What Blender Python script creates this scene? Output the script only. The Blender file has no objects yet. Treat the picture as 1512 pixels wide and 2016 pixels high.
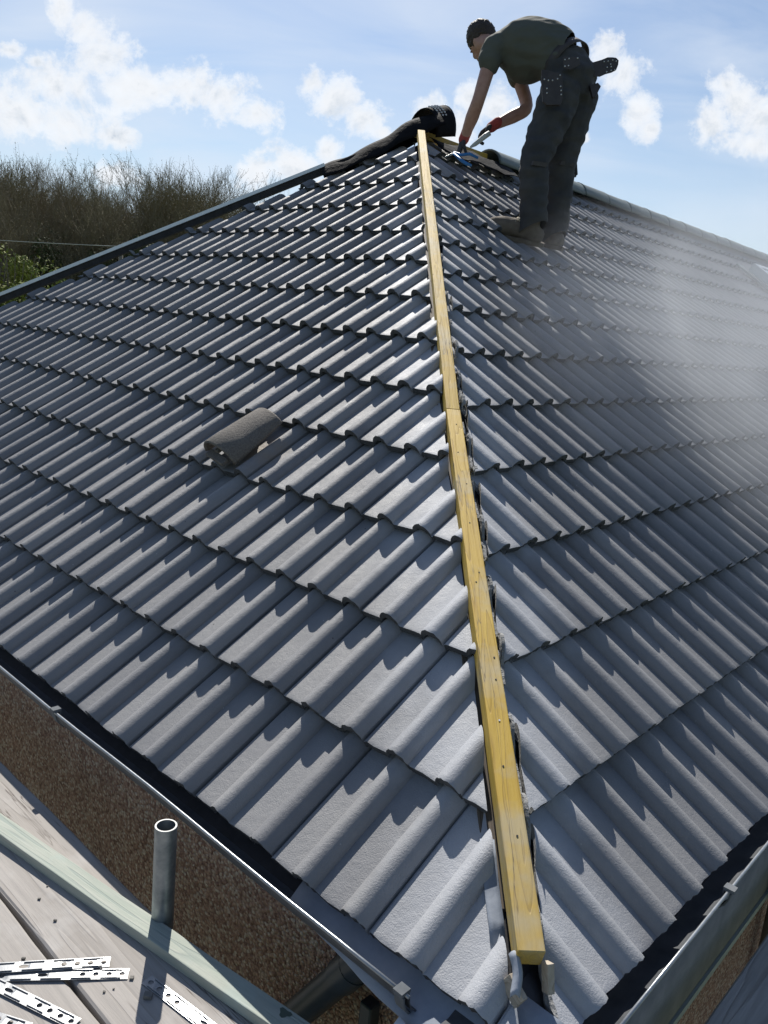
import bpy, bmesh, math, random
import numpy as np
from mathutils import Vector, Matrix, noise as mnoise
random.seed(7)
R=math.radians
scene=bpy.context.scene
col=scene.collection
# ------------------------------------------------------------------ fitted layout
CAM=np.array([-0.38566,-1.07958,1.12454]); HEAD,PIT,ROLL=-0.04727,1.3471,0.09108; FPX=1616.378
gL,tL,u0,v0,gR,tR,eL,eR,dY,z0,T=0.26827,0.68872,0.14774,0.19231,0.26147,0.67926,0.00249,0.01176,0.02149,0.00014,3.57
U=np.array([-1,1,0.])/2**.5; V=np.array([1,1,0.])/2**.5
Vd=np.array([math.cos(math.pi/4+dY),math.sin(math.pi/4+dY),0]); nR=np.array([-Vd[1],Vd[0],0])
Z=np.array([0,0,1.])
def UV(u,v,z): return U*u+V*v+Z*z
def RV(a,v,z): return nR*a+Vd*v+Z*z
def hip(v,dz=0):
    a=nR@U;b=nR@V;u=((tL*v-z0)/tR-b*v)/a
    return UV(u,v,tL*v+dz)
APEX=hip(T); SUN_EL,SUN_AZ=R(45),R(-7)
RIDGE_LEN=9.5
# ------------------------------------------------------------------ scene tree helpers
def tag(o,label=None,cat=None,group=None,kind=None):
    if label: o['label']=label
    if cat: o['category']=cat
    if group: o['group']=group
    if kind: o['kind']=kind
    return o
def empty(name,loc,label,cat,group=None):
    o=bpy.data.objects.new(name,None); col.objects.link(o); o.location=Vector(loc); o.empty_display_size=.1
    return tag(o,label,cat,group)
def place(o,parent):
    """parent with geometry given in world coordinates"""
    if parent is not None:
        o.parent=parent
        off=Vector((0,0,0)); q=parent
        while q is not None: off+=q.location; q=q.parent
        o.location=o.location-off
def mk(name,verts,faces,mat,parent=None,smooth=False,label=None):
    me=bpy.data.meshes.new(name); me.from_pydata([tuple(map(float,v)) for v in verts],[],faces)
    if mat: me.materials.append(mat)
    if smooth: me.polygons.foreach_set('use_smooth',[True]*len(me.polygons))
    me.update()
    o=bpy.data.objects.new(name,me); col.objects.link(o); place(o,parent)
    if label: o['label']=label
    return o
def from_bm(name,bm,mat,parent=None,smooth=False,angle=None):
    me=bpy.data.meshes.new(name); bm.to_mesh(me); bm.free()
    if mat: me.materials.append(mat)
    if smooth: me.polygons.foreach_set('use_smooth',[True]*len(me.polygons))
    if angle is not None:
        try: me.set_sharp_from_angle(angle=angle)
        except Exception: pass
    o=bpy.data.objects.new(name,me); col.objects.link(o); place(o,parent); return o
class MB:
    def __init__(s): s.v=[];s.f=[]
    def add(s,vs,fs):
        n=len(s.v); s.v+= [tuple(map(float,q)) for q in vs]; s.f+=[tuple(i+n for i in f) for f in fs]
    def box(s,c,ax,ay,az):
        c,ax,ay,az=map(np.asarray,(c,ax,ay,az)); vs=[c+i*ax+j*ay+k*az for k in(-1,1) for j in(-1,1) for i in(-1,1)]
        s.add(vs,[(0,2,3,1),(4,5,7,6),(0,1,5,4),(2,6,7,3),(0,4,6,2),(1,3,7,5)])
    def beam(s,a,b,w,h,up=(0,0,1),nseg=1,jit=0):
        a,b=np.asarray(a,float),np.asarray(b,float); d=b-a; L=np.linalg.norm(d); d/=L
        sx=np.cross(d,up); sx/=np.linalg.norm(sx); sy=np.cross(sx,d)
        vs=[];fs=[]
        for i in range(nseg+1):
            t=i/nseg; c=a+d*L*t
            for (p,q) in ((-1,-1),(1,-1),(1,1),(-1,1)):
                j=np.array([random.uniform(-jit,jit),random.uniform(-jit,jit)])
                vs.append(c+sx*(p*w/2+j[0])+sy*(q*h/2+j[1]))
        for i in range(nseg):
            k=i*4
            for q in range(4): fs.append((k+q,k+(q+1)%4,k+4+(q+1)%4,k+4+q))
        fs+=[(3,2,1,0),(nseg*4,nseg*4+1,nseg*4+2,nseg*4+3)]
        s.add(vs,fs)
    def tube(s,pts,rad,n=12,caps=True):
        pts=[np.asarray(q,float) for q in pts]
        if not hasattr(rad,'__len__'): rad=[rad]*len(pts)
        vs=[];fs=[];prev=None
        for i,c in enumerate(pts):
            d=pts[min(i+1,len(pts)-1)]-pts[max(i-1,0)]; d=d/max(np.linalg.norm(d),1e-9)
            if prev is None:
                x=np.cross(d,(0,0,1)); 
                if np.linalg.norm(x)<.1: x=np.cross(d,(1,0,0))
            else: x=prev-d*(prev@d)
            x/=np.linalg.norm(x); prev=x; y=np.cross(d,x)
            for k in range(n):
                a=2*math.pi*k/n; vs.append(c+rad[i]*(math.cos(a)*x+math.sin(a)*y))
        for i in range(len(pts)-1):
            for k in range(n): fs.append((i*n+k,i*n+(k+1)%n,(i+1)*n+(k+1)%n,(i+1)*n+k))
        if caps: fs+=[tuple(range(n))[::-1],tuple(range((len(pts)-1)*n,len(pts)*n))]
        s.add(vs,fs)
    def build(s,name,mat,parent=None,smooth=False,angle=None,bevel=0):
        o=mk(name,s.v,s.f,mat,parent,smooth)
        if angle is not None:
            o.data.polygons.foreach_set('use_smooth',[True]*len(o.data.polygons)); o.data.set_sharp_from_angle(angle=angle)
        if bevel:
            m=o.modifiers.new('b','BEVEL'); m.width=bevel; m.segments=2; m.limit_method='ANGLE'
        return o
# ------------------------------------------------------------------ materials
class NT:
    def __init__(s,nt): s.nt=nt; s.N=nt.nodes; s.L=nt.links
    def n(s,t,**k):
        o=s.N.new(t)
        for a,b in k.items():
            if a.startswith('_'): o.inputs[a[1:]].default_value=b
            else: setattr(o,a,b)
        return o
    def l(s,a,b): s.L.new(a,b)
    def math(s,op,a,b=None,clamp=False):
        o=s.N.new('ShaderNodeMath'); o.operation=op; o.use_clamp=clamp
        for i,q in enumerate((a,b)):
            if q is None: continue
            if isinstance(q,(int,float)): o.inputs[i].default_value=q
            else: s.L.new(q,o.inputs[i])
        return o.outputs[0]
    def vmath(s,op,a,b=None):
        o=s.N.new('ShaderNodeVectorMath'); o.operation=op
        for i,q in enumerate((a,b)):
            if q is None: continue
            if isinstance(q,(tuple,list)): o.inputs[i].default_value=q
            else: s.L.new(q,o.inputs[i])
        return o
    def ramp(s,fac,stops,interp='LINEAR'):
        o=s.N.new('ShaderNodeValToRGB'); o.color_ramp.interpolation=interp; e=o.color_ramp.elements
        while len(e)<len(stops): e.new(.5)
        for q,(p,c) in zip(e,stops):
            q.position=p; q.color=(c if hasattr(c,'__len__') else (c,c,c))[:3]+(1,) if hasattr(c,'__len__') else (c,c,c,1)
        s.L.new(fac,o.inputs[0]); return o.outputs[0]
    def noise(s,vec,scale,detail=4,rough=.5,dist=0,out=0):
        o=s.N.new('ShaderNodeTexNoise'); o.inputs['Scale'].default_value=scale; o.inputs['Detail'].default_value=detail
        o.inputs['Roughness'].default_value=rough; o.inputs['Distortion'].default_value=dist
        if vec is not None: s.L.new(vec,o.inputs['Vector'])
        return o.outputs[out]
    def mix(s,fac,a,b,mode='MIX'):
        o=s.N.new('ShaderNodeMix'); o.data_type='RGBA'; o.blend_type=mode
        for i,q in ((0,fac),(6,a),(7,b)):
            if isinstance(q,(int,float)): o.inputs[i].default_value=q
            elif isinstance(q,(tuple,list)): o.inputs[i].default_value=tuple(q)[:3]+(1,)
            else: s.L.new(q,o.inputs[i])
        return o.outputs[2]
def mat(name,color=(.5,.5,.5),rough=.6,metal=0,spec=.5):
    m=bpy.data.materials.new(name); m.use_nodes=True; t=NT(m.node_tree); b=t.N['Principled BSDF']
    b.inputs['Base Color'].default_value=tuple(color)+(1,); b.inputs['Roughness'].default_value=rough
    b.inputs['Metallic'].default_value=metal; b.inputs['Specular IOR Level'].default_value=spec
    m.diffuse_color=tuple(color)+(1,)
    t.b=b; t.pos=t.n('ShaderNodeNewGeometry').outputs['Position']; return m,t
def bump(t,h,strength,dist=.01,prev=None):
    o=t.n('ShaderNodeBump'); o.inputs['Strength'].default_value=strength; o.inputs['Distance'].default_value=dist
    t.l(h,o.inputs['Height'])
    if prev: t.l(prev,o.inputs['Normal'])
    t.l(o.outputs[0],t.b.inputs['Normal']); return o.outputs[0]
def noisy(name,c1,c2,scale,rough=.6,metal=0,bs=.3,bscale=80,bd=.003,spec=.5,detail=5,obj=False):
    m,t=mat(name,c1,rough,metal,spec)
    vec=t.n('ShaderNodeTexCoord').outputs['Object'] if obj else t.pos
    f=t.noise(vec,scale,detail,.6); f=t.ramp(f,[(.3,0.),(.7,1.)])
    t.l(t.mix(f,c1,c2),t.b.inputs['Base Color'])
    if bs: bump(t,t.noise(vec,bscale,4,.6),bs,bd)
    return m
M={}
# concrete roof tile: per-tile tint, grain, specks, pale cutting dust lying along the cut hip
m,t=mat('concrete_tile',(.1,.11,.13),.5,0,.5); M['tile']=m
g=t.n('ShaderNodeNewGeometry')
rnd=g.outputs['Random Per Island']
c=t.mix(rnd,(.155,.157,.167),(.230,.230,.236))
f=t.ramp(t.noise(t.pos,9,5,.65),[(.3,0.),(.75,1.)]); c=t.mix(t.math('MULTIPLY',f,.35),c,(.275,.272,.268))
f=t.ramp(t.noise(t.pos,3.1,3,.6),[(.45,0.),(.7,1.)]); c=t.mix(t.math('MULTIPLY',f,.35),c,(.135,.142,.158))
vo=t.n('ShaderNodeTexVoronoi'); vo.inputs['Scale'].default_value=60; t.l(t.pos,vo.inputs['Vector'])
sp=t.ramp(vo.outputs['Distance'],[(.05,1.),(.11,0.)]); sel=t.ramp(t.noise(t.pos,31,1),[(.64,0.),(.68,1.)])
c=t.mix(t.math('MULTIPLY',t.math('MULTIPLY',sp,sel),.8),c,(.5,.5,.49))
vo=t.n('ShaderNodeTexVoronoi'); vo.inputs['Scale'].default_value=38; t.l(t.pos,vo.inputs['Vector'])
sp=t.ramp(vo.outputs['Distance'],[(.06,1.),(.12,0.)]); sel=t.ramp(t.noise(t.pos,17,1),[(.66,0.),(.69,1.)])
c=t.mix(t.math('MULTIPLY',t.math('MULTIPLY',sp,sel),.85),c,(.02,.02,.025))
sx=t.n('ShaderNodeSeparateXYZ'); t.l(t.pos,sx.inputs[0])
dh=t.math('ABSOLUTE',t.math('ADD',sx.outputs[0],t.math('MULTIPLY',sx.outputs[1],.0175)))
dd=t.math('ADD',dh,t.math('MULTIPLY',t.math('SUBTRACT',t.noise(t.pos,5,4,.6),.5),.35))
dust=t.ramp(dd,[(.02,1.),(.34,0.)],'EASE'); c=t.mix(t.math('MULTIPLY',dust,.62),c,(.47,.49,.53))
# brown dust smear beside the loose ridge tile
dv=t.vmath('DISTANCE',t.pos,tuple(UV(2.0,.93,.64))); dn=t.math('ADD',dv.outputs['Value'],t.math('MULTIPLY',t.math('SUBTRACT',t.noise(t.pos,14,4,.6),.5),.16))
c=t.mix(t.math('MULTIPLY',t.ramp(dn,[(.05,1.),(.16,0.)]),.7),c,(.22,.17,.12))
t.l(c,t.b.inputs['Base Color'])
b1=bump(t,t.noise(t.pos,300,3,.7),.45,.003); b2=bump(t,t.noise(t.pos,60,4,.65),.26,.005,b1)
rg=t.ramp(t.noise(t.pos,12,4,.6),[(.3,.56),(.7,.72)]); t.l(rg,t.b.inputs['Roughness'])
M['nose']=noisy('painted_shade_nose',(.040,.042,.048),(.075,.078,.085),40,.85,0,.6,140,.004)  # shade on the tile front faces, put into a darker colour
M['cut']=noisy('cut_concrete',(.30,.30,.30),(.48,.48,.47),30,.9,0,.8,120,.006)
M['deck']=noisy('black_underlay',(.012,.013,.015),(.03,.03,.035),20,.8)
M['ridge']=noisy('smooth_ridge_concrete',(.10,.125,.125),(.14,.168,.166),7,.6,0,.3,150,.002)
M['black']=noisy('black_plastic',(.012,.014,.017),(.022,.024,.028),12,.32,0,.1,60,.002)
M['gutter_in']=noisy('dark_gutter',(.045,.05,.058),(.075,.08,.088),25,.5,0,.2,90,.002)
M['lip']=noisy('worn_gutter_grey',(.22,.24,.26),(.36,.38,.40),18,.3,.5,.2,60,.002,.6)
M['felt']=noisy('grey_blue_eaves_felt',(.20,.23,.28),(.30,.33,.38),10,.75,0,.35,30,.004)
M['pale_felt']=noisy('pale_felt',(.50,.52,.55),(.65,.66,.68),9,.75,0,.3,40,.004)
M['hipcap']=noisy('pale_hip_strip',(.60,.66,.72),(.70,.75,.80),14,.3,.1,.1,60,.002)
M['pipe']=noisy('black_downpipe',(.014,.02,.024),(.028,.036,.04),16,.38,0,.08,60,.002)
M['galv']=noisy('weathered_steel_tube',(.14,.17,.19),(.34,.37,.39),22,.42,.75,.25,120,.002)
M['galvend']=noisy('bare_steel_rim',(.32,.33,.32),(.42,.42,.41),22,.6,.3,.2,120,.002)
M['strip']=noisy('galvanised_strip',(.20,.21,.22),(.30,.31,.32),40,.28,.25,.1,200,.001,.8)
M['membrane']=noisy('black_ridge_roll',(.005,.005,.006),(.011,.011,.013),15,.8,0,.6,22,.01,.1)
M['glass']=mat('rooflight_glass',(.25,.3,.35),.08,0,.8)[0]
M['frame']=noisy('rooflight_frame',(.42,.44,.45),(.52,.54,.55),14,.4)
M['brownpipe']=noisy('brown_pipe',(.12,.105,.085),(.17,.15,.125),14,.5)
# timber with grain running along a world direction
def wood(name,c1,c2,c3,d,grain=1.,rough=.75,stain=None,sc=1.):
    m,t=mat(name,c1,rough)
    d=np.asarray(d,float); d/=np.linalg.norm(d); s_=np.cross(d,(0,0,1)); s_/=np.linalg.norm(s_); u_=np.cross(s_,d)
    def dot(w): return t.vmath('DOT_PRODUCT',t.pos,tuple(w)).outputs['Value']
    cv=t.n('ShaderNodeCombineXYZ'); t.l(t.math('MULTIPLY',dot(d),.9*sc),cv.inputs[0]); t.l(t.math('MULTIPLY',dot(s_),14*sc),cv.inputs[1]); t.l(t.math('MULTIPLY',dot(u_),14*sc),cv.inputs[2])
    f=t.noise(cv.outputs[0],1.3,2,.5)
    rings=t.math('FRACT',t.math('MULTIPLY',f,9*grain)); rings=t.ramp(rings,[(0.,0.),(.75,.35),(.95,1.),(1.,0.)])
    fine=t.ramp(t.noise(cv.outputs[0],6,5,.7),[(.35,0.),(.65,1.)])
    c=t.mix(fine,c1,c2); c=t.mix(t.math('MULTIPLY',rings,.6),c,c3)
    if stain: 
        st=t.ramp(t.noise(t.pos,4.5,4,.65),[(.52,0.),(.68,1.)]); c=t.mix(t.math('MULTIPLY',st,.6),c,stain)
    vo=t.n('ShaderNodeTexVoronoi'); vo.inputs['Scale'].default_value=5; t.l(cv.outputs[0],vo.inputs['Vector'])
    kn=t.ramp(vo.outputs['Distance'],[(.03,1.),(.09,0.)]); c=t.mix(t.math('MULTIPLY',kn,.65),c,c3)
    ck=t.math('ABSOLUTE',t.math('SUBTRACT',t.noise(cv.outputs[0],.55,6,.62),.5)); ck=t.math('MULTIPLY',t.ramp(ck,[(.0,1.),(.006,0.)]),t.ramp(t.noise(t.pos,2.1,2),[(.45,0.),(.55,1.)]))
    c=t.mix(t.math('MULTIPLY',ck,.85),c,(.05,.035,.025))
    t.l(c,t.b.inputs['Base Color'])
    bump(t,t.math('ADD',t.math('MULTIPLY',rings,-.5),t.noise(cv.outputs[0],9,4,.7)),.5,.003)
    return m
HB=[np.array(q,float) for q in ((-.003,.139,.092),(-.016,.955,.427),(-.034,1.863,.855),(-.087,4.90,2.425))]
M['batten']=wood('treated_yellow_batten',(.46,.29,.028),(.54,.36,.045),(.24,.13,.012),HB[3]-HB[0],1.2,.7,(.40,.36,.26))
M['oldwood']=wood('grey_brown_rafter',(.09,.07,.05),(.14,.11,.08),(.05,.04,.03),HB[3]-HB[0])
M['green']=wood('green_treated_timber',(.30,.335,.285),(.375,.39,.34),(.22,.265,.24),UV(-.87,.14,0),.6,.8,(.33,.42,.40))
M['board']=wood('weathered_scaffold_board',(.30,.28,.26),(.35,.325,.30),(.22,.20,.18),U,.5,.85,(.40,.385,.37),.8)
M['boardR']=wood('weathered_grey_board',(.36,.345,.33),(.46,.44,.42),(.22,.20,.18),Vd,.5,.85,(.32,.31,.31),.8)
M['woodchip']=wood('broken_batten_end',(.34,.29,.23),(.45,.40,.33),(.2,.15,.1),(.3,.9,.2))
# pebble dash
m,t=mat('brown_pebbledash',(.12,.08,.06),.9); M['wall']=m
vo=t.n('ShaderNodeTexVoronoi'); vo.inputs['Scale'].default_value=115; 
t.l(t.pos,vo.inputs['Vector'])
sx=t.n('ShaderNodeSeparateColor'); t.l(vo.outputs['Color'],sx.inputs[0])
c=t.ramp(sx.outputs[0],[(0.,(.26,.125,.088)),(.35,(.52,.285,.205)),(.7,(.64,.42,.31)),(1.,(.82,.66,.54))])
edge=t.ramp(vo.outputs['Distance'],[(.25,0.),(.75,1.)]); c=t.mix(t.math('MULTIPLY',edge,.42),c,(.12,.065,.05))
big=t.ramp(t.noise(t.pos,4,4,.6),[(.35,0.),(.7,1.)]); c=t.mix(t.math('MULTIPLY',big,.25),c,(.22,.15,.12))
t.l(c,t.b.inputs['Base Color']); bump(t,t.math('ADD',t.math('MULTIPLY',vo.outputs['Distance'],-1.),t.math('MULTIPLY',sx.outputs[1],.5)),1.,.012)
M['render']=noisy('smooth_grey_render',(.16,.165,.16),(.24,.24,.23),12,.85,0,.3,120,.003)
M['bead']=noisy('render_bead',(.33,.38,.36),(.40,.45,.43),12,.6)
M['grass']=noisy('rough_grass',(.045,.07,.02),(.10,.12,.035),.6,.95,0,.6,20,.05)
# loose ridge tile
m,t=mat('weathered_brown_concrete',(.14,.11,.085),.9); M['loose']=m
f=t.ramp(t.noise(t.pos,190,4,.7),[(.40,0.),(.66,1.)]); c=t.mix(f,(.11,.098,.088),(.19,.172,.15))
t.l(c,t.b.inputs['Base Color']); bump(t,t.noise(t.pos,140,4,.7),.9,.006)
# people
M['skin']=noisy('skin',(.36,.19,.14),(.44,.25,.19),30,.5,0,.1,200,.001)
M['hair']=noisy('dark_hair',(.02,.014,.011),(.055,.038,.028),120,.6,0,.8,160,.006)
M['shirt']=noisy('olive_grey_shirt',(.078,.083,.068),(.100,.104,.086),6,.9,0,.3,300,.001)
M['trouser']=noisy('worn_dark_trousers',(.030,.032,.038),(.065,.062,.058),7,.85,0,.4,90,.003)
M['leather']=noisy('dark_leather',(.035,.028,.026),(.06,.05,.046),18,.6,0,.4,90,.002)
M['stud']=noisy('nickel_rivet',(.55,.54,.5),(.7,.69,.66),60,.3,.6,0)
M['boot']=noisy('tan_suede_boot',(.10,.08,.062),(.16,.13,.10),25,.9,0,.6,120,.003)
M['sole']=noisy('boot_sole',(.10,.08,.06),(.16,.13,.1),25,.9,0,.3,120,.002)
M['lace']=noisy('pale_laces',(.38,.34,.26),(.5,.46,.36),60,.8,0,0)
M['glove']=noisy('dark_grey_glove',(.025,.026,.03),(.055,.056,.06),40,.85,0,.5,200,.002)
M['cuff']=noisy('red_glove_cuff',(.30,.045,.04),(.40,.07,.06),60,.8,0,.4,300,.002)
M['blue']=noisy('blue_rubber_handles',(.02,.14,.36),(.03,.18,.44),30,.45,0,0)
M['steel']=noisy('tool_steel',(.3,.3,.3),(.45,.45,.45),40,.4,.8,0)
M['palegrey']=noisy('pale_grey_packet',(.40,.42,.40),(.55,.56,.53),40,.5,0,.3,80,.004)
M['bark']=noisy('tree_bark',(.12,.105,.08),(.21,.185,.145),2.,.95,0,.5,12,.03,obj=True)
def foliage(name,c1,c2,c3):
    m,t=mat(name,c1,.8,0,.25)
    r=t.n('ShaderNodeNewGeometry').outputs['Random Per Island']
    oi=t.n('ShaderNodeObjectInfo').outputs['Random']
    c=t.mix(r,c1,c2); c=t.mix(t.math('MULTIPLY',oi,.6),c,c3); t.l(c,t.b.inputs['Base Color'])
    return m
M['twig']=foliage('bare_twigs',(.15,.125,.085),(.23,.19,.125),(.19,.18,.10))
M['bud']=foliage('opening_olive_buds',(.14,.13,.04),(.20,.17,.055),(.14,.11,.05))
M['ivy']=foliage('dark_ivy',(.028,.045,.014),(.06,.078,.026),(.07,.075,.03))
M['bushleaf']=foliage('yellow_green_leaves',(.15,.19,.035),(.23,.25,.06),(.18,.20,.06))
M['cable']=mat('pale_cable',(.45,.45,.42),.5)[0]
# ------------------------------------------------------------------ world
w=bpy.data.worlds.new('World'); scene.world=w; w.use_nodes=True; t=NT(w.node_tree)
bg=t.N['Background']
sky=t.n('ShaderNodeTexSky'); sky.sky_type='NISHITA'; sky.sun_disc=False; sky.sun_elevation=SUN_EL; sky.sun_rotation=SUN_AZ
sky.air_density=1.15; sky.dust_density=.6; sky.ozone_density=1.6; sky.altitude=50
SKY_STR=.075
dirv=t.n('ShaderNodeTexCoord').outputs['Generated']
sp=t.n('ShaderNodeSeparateXYZ'); t.l(dirv,sp.inputs[0])
dyc=t.math('MAXIMUM',sp.outputs[1],.05)
X=t.math('DIVIDE',sp.outputs[0],dyc); ZZ=t.math('DIVIDE',sp.outputs[2],dyc)
cv=t.n('ShaderNodeCombineXYZ'); t.l(X,cv.inputs[0]); t.l(ZZ,cv.inputs[1]); P=cv.outputs[0]
BL=[(-0.349,0.305,0.0193,0.026),(-0.327,0.285,0.0305,0.0262),(-0.305,0.259,0.0447,0.0352),(-0.277,0.234,0.045,0.0295),(-0.357,0.223,0.0506,0.0324),(-0.396,0.194,0.0621,0.0385),(-0.346,0.188,0.0624,0.0357),(-0.293,0.177,0.0342,0.0156),(-0.407,0.255,0.0167,0.0093),(-0.379,0.246,0.0145,0.007),(-0.252,0.231,0.0338,0.0189),(-0.213,0.24,0.0423,0.0308),(-0.179,0.23,0.0509,0.0345),(-0.138,0.216,0.0285,0.0209),(-0.076,0.253,0.0226,0.0208),(-0.049,0.24,0.0341,0.0298),(-0.016,0.222,0.0343,0.0216),(0.008,0.21,0.0172,0.0109),(-0.133,0.157,0.0289,0.0273),(-0.096,0.166,0.0462,0.0255),(-0.054,0.185,0.0184,0.0181),(0.057,0.237,0.0274,0.0228),(0.084,0.224,0.0345,0.0241),(0.104,0.257,0.0257,0.0204),(0.131,0.247,0.0344,0.0301),(0.251,0.318,0.0255,0.0226),(0.272,0.294,0.0342,0.0329),(0.296,0.262,0.0276,0.0332),(0.31,0.242,0.0173,0.0182),(0.236,0.226,0.0093,0.0073),(0.388,0.298,0.0241,0.0217),(0.404,0.278,0.0374,0.029),(0.379,0.252,0.0347,0.0334),(0.429,0.267,0.0347,0.0364),(0.429,0.237,0.0524,0.0214),(-0.298,0.137,0.0345,0.0181),
(-.62,.25,.09,.05),(-.75,.22,.08,.04),(.62,.28,.1,.05),(.55,.2,.06,.03),(.8,.24,.08,.04),(-.55,.14,.05,.02)]
acc=None
for (cx,cy,rx,ry) in BL:
    d=t.vmath('SUBTRACT',P,(cx,cy,0)); s=t.vmath('MULTIPLY',d.outputs[0],(1/rx,1/ry,0))
    l2=t.vmath('LENGTH',s.outputs[0]).outputs['Value']; f=t.math('SUBTRACT',.98,l2)
    if acc is None: acc=f
    else:
        o=t.n('ShaderNodeMath'); o.operation='SMOOTH_MAX'; t.l(acc,o.inputs[0]); t.l(f,o.inputs[1]); o.inputs[2].default_value=.25; acc=o.outputs[0]
n1=t.noise(P,16,8,.62,.4); n2=t.noise(P,50,8,.7,.1)
dens=t.math('ADD',acc,t.math('ADD',t.math('MULTIPLY',t.math('SUBTRACT',n1,.5),2.3),t.math('MULTIPLY',t.math('SUBTRACT',n2,.5),1.5)))
mask=t.ramp(dens,[(.0,0.),(.16,.2),(.42,.80),(.85,.98)],'B_SPLINE')
# shade of cloud body: thick parts and undersides are greyer (backlit cumulus)
off=t.vmath('ADD',P,(0,.012,0)); n3=t.noise(off.outputs[0],16,8,.62,.4)
thick=t.math('ADD',t.math('MULTIPLY',dens,.62),t.math('MULTIPLY',t.math('SUBTRACT',n3,n1),3.2))
n5=t.noise(P,26,5,.6,.3)
thick=t.math('ADD',thick,t.math('MULTIPLY',t.math('SUBTRACT',n5,.5),.7))
ccol=t.ramp(thick,[(.0,(.70,.73,.77)),(.45,(.68,.70,.73)),(.85,(.55,.59,.64)),(1.,(.46,.51,.58))])
# thin high streaks
st=t.vmath('MULTIPLY',P,(1.6,9,1)); cir=t.noise(st.outputs[0],1.5,6,.55,.6); cir=t.ramp(cir,[(.38,0.),(.72,1.)])
cir2=t.noise(P,2.3,3,.5); cir=t.math('MULTIPLY',t.math('MULTIPLY',cir,t.ramp(cir2,[(.33,.2),(.58,1.)])),t.math('MULTIPLY',t.ramp(sp.outputs[1],[(.0,.2),(.4,1.)]),t.ramp(sp.outputs[2],[(.38,1.),(.6,.05)])))
base=t.mix(1.,sky.outputs[0],(SKY_STR,)*3,'MULTIPLY')
base=t.mix(1.,base,(.87,.92,1.0),'MULTIPLY')
c=t.mix(t.math('MULTIPLY',cir,.85),base,(.56,.62,.71))
hz=t.math('MULTIPLY',t.ramp(sp.outputs[2],[(0.,.45),(.28,0.)]),t.ramp(sp.outputs[1],[(.0,.2),(.4,1.)])); c=t.mix(hz,c,(.52,.62,.75))
c=t.mix(mask,c,ccol)
t.l(c,bg.inputs['Color']); bg.inputs['Strength'].default_value=1.0
sun=bpy.data.lights.new('sun','SUN'); sun.energy=5.0; sun.angle=R(.53); sun.color=(1,.955,.88)
so=bpy.data.objects.new('sun',sun); col.objects.link(so)
sd=Vector((math.sin(SUN_AZ)*math.cos(SUN_EL),math.cos(SUN_AZ)*math.cos(SUN_EL),math.sin(SUN_EL)))
so.rotation_euler=sd.to_track_quat('Z','Y').to_euler(); so.location=(0,0,30)
# ------------------------------------------------------------------ ground
o=mk('ground',[(-900,-900,-2.75),(900,-900,-2.75),(900,1200,-2.75),(-900,1200,-2.75)],[(0,1,2,3)],M['grass']); tag(o,kind='structure')
o=mk('added_bounce_slab',[UV(-3,-3,-2.746),UV(10,-3,-2.746),UV(10,.1,-2.746),UV(.1,.1,-2.746),RV(.1,18,-2.746),RV(-3,18,-2.746)],[(0,3,2,1),(0,5,4,3)],noisy('pale_bounce_concrete',(.34,.33,.31),(.44,.43,.40),2,.9)); tag(o,kind='structure')  # unseen pale slab, added to bounce sunlight up onto the walls
# ------------------------------------------------------------------ house
house=empty('bungalow',UV(4,4,-2.7),'single storey house with dark grey double roman tiled hip roof and brown pebbledash walls','house')
H=.033; PT=.021; TILT=.034
def prof():
    xs=[];zs=[]
    def roll(c,hw=.034):
        for i in range(13):
            a=-math.cos(math.pi*i/12); xs.append(c+a*hw); zs.append(H*max(0,(math.cos(a*math.pi/2)))**.60 if abs(a)<1 else 0.)
    xs+=[0,.004,.006,.035]; zs+=[-.005,-.005,0,0]
    roll(.109); xs+=[.150,.185,.218]; zs+=[0,0,0]
    roll(.260,.0355)
    return np.array(xs),np.array(zs)
PX,PZ=prof(); PZ[-1]=.004
NX=len(PX)
def tile_mesh(origin,ex,es,en,gauge,lap,cut=None,cuts=None):
    """one tile: origin = front corner on the crest plane; ex across, es up the slope, en normal"""
    ys=[0,.004,.012,.12,.22,gauge+lap]
    dzf=random.uniform(-.0012,.0012); tw=random.uniform(-.0016,.0016)
    vt=[];vb=[]
    for j,y in enumerate(ys):
        for i in range(NX):
            yy=y+(random.uniform(-.0022,.0022) if j==0 else 0)
            z=PZ[i]-H-TILT*y/gauge+dzf+tw*(PX[i]/.3-.5)-(.0008 if j==0 else 0)
            vt.append(origin+ex*PX[i]+es*yy+en*z); vb.append(origin+ex*PX[i]+es*yy+en*(z-PT))
    n=len(vt); fs=[]
    for j in range(len(ys)-1):
        for i in range(NX-1):
            a=j*NX+i; fs.append((a,a+1,a+NX+1,a+NX)); fs.append((n+a,n+a+NX,n+a+NX+1,n+a+1))
        a=j*NX; fs.append((a,a+NX,n+a+NX,n+a)); a=j*NX+NX-1; fs.append((a,n+a,n+a+NX,a+NX))
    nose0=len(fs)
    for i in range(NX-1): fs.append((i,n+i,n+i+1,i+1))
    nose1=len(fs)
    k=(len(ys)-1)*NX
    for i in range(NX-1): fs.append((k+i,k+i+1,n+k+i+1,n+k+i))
    return vt+vb,fs,[2 if nose0<=q<nose1 else 0 for q in range(len(fs))]
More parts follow.
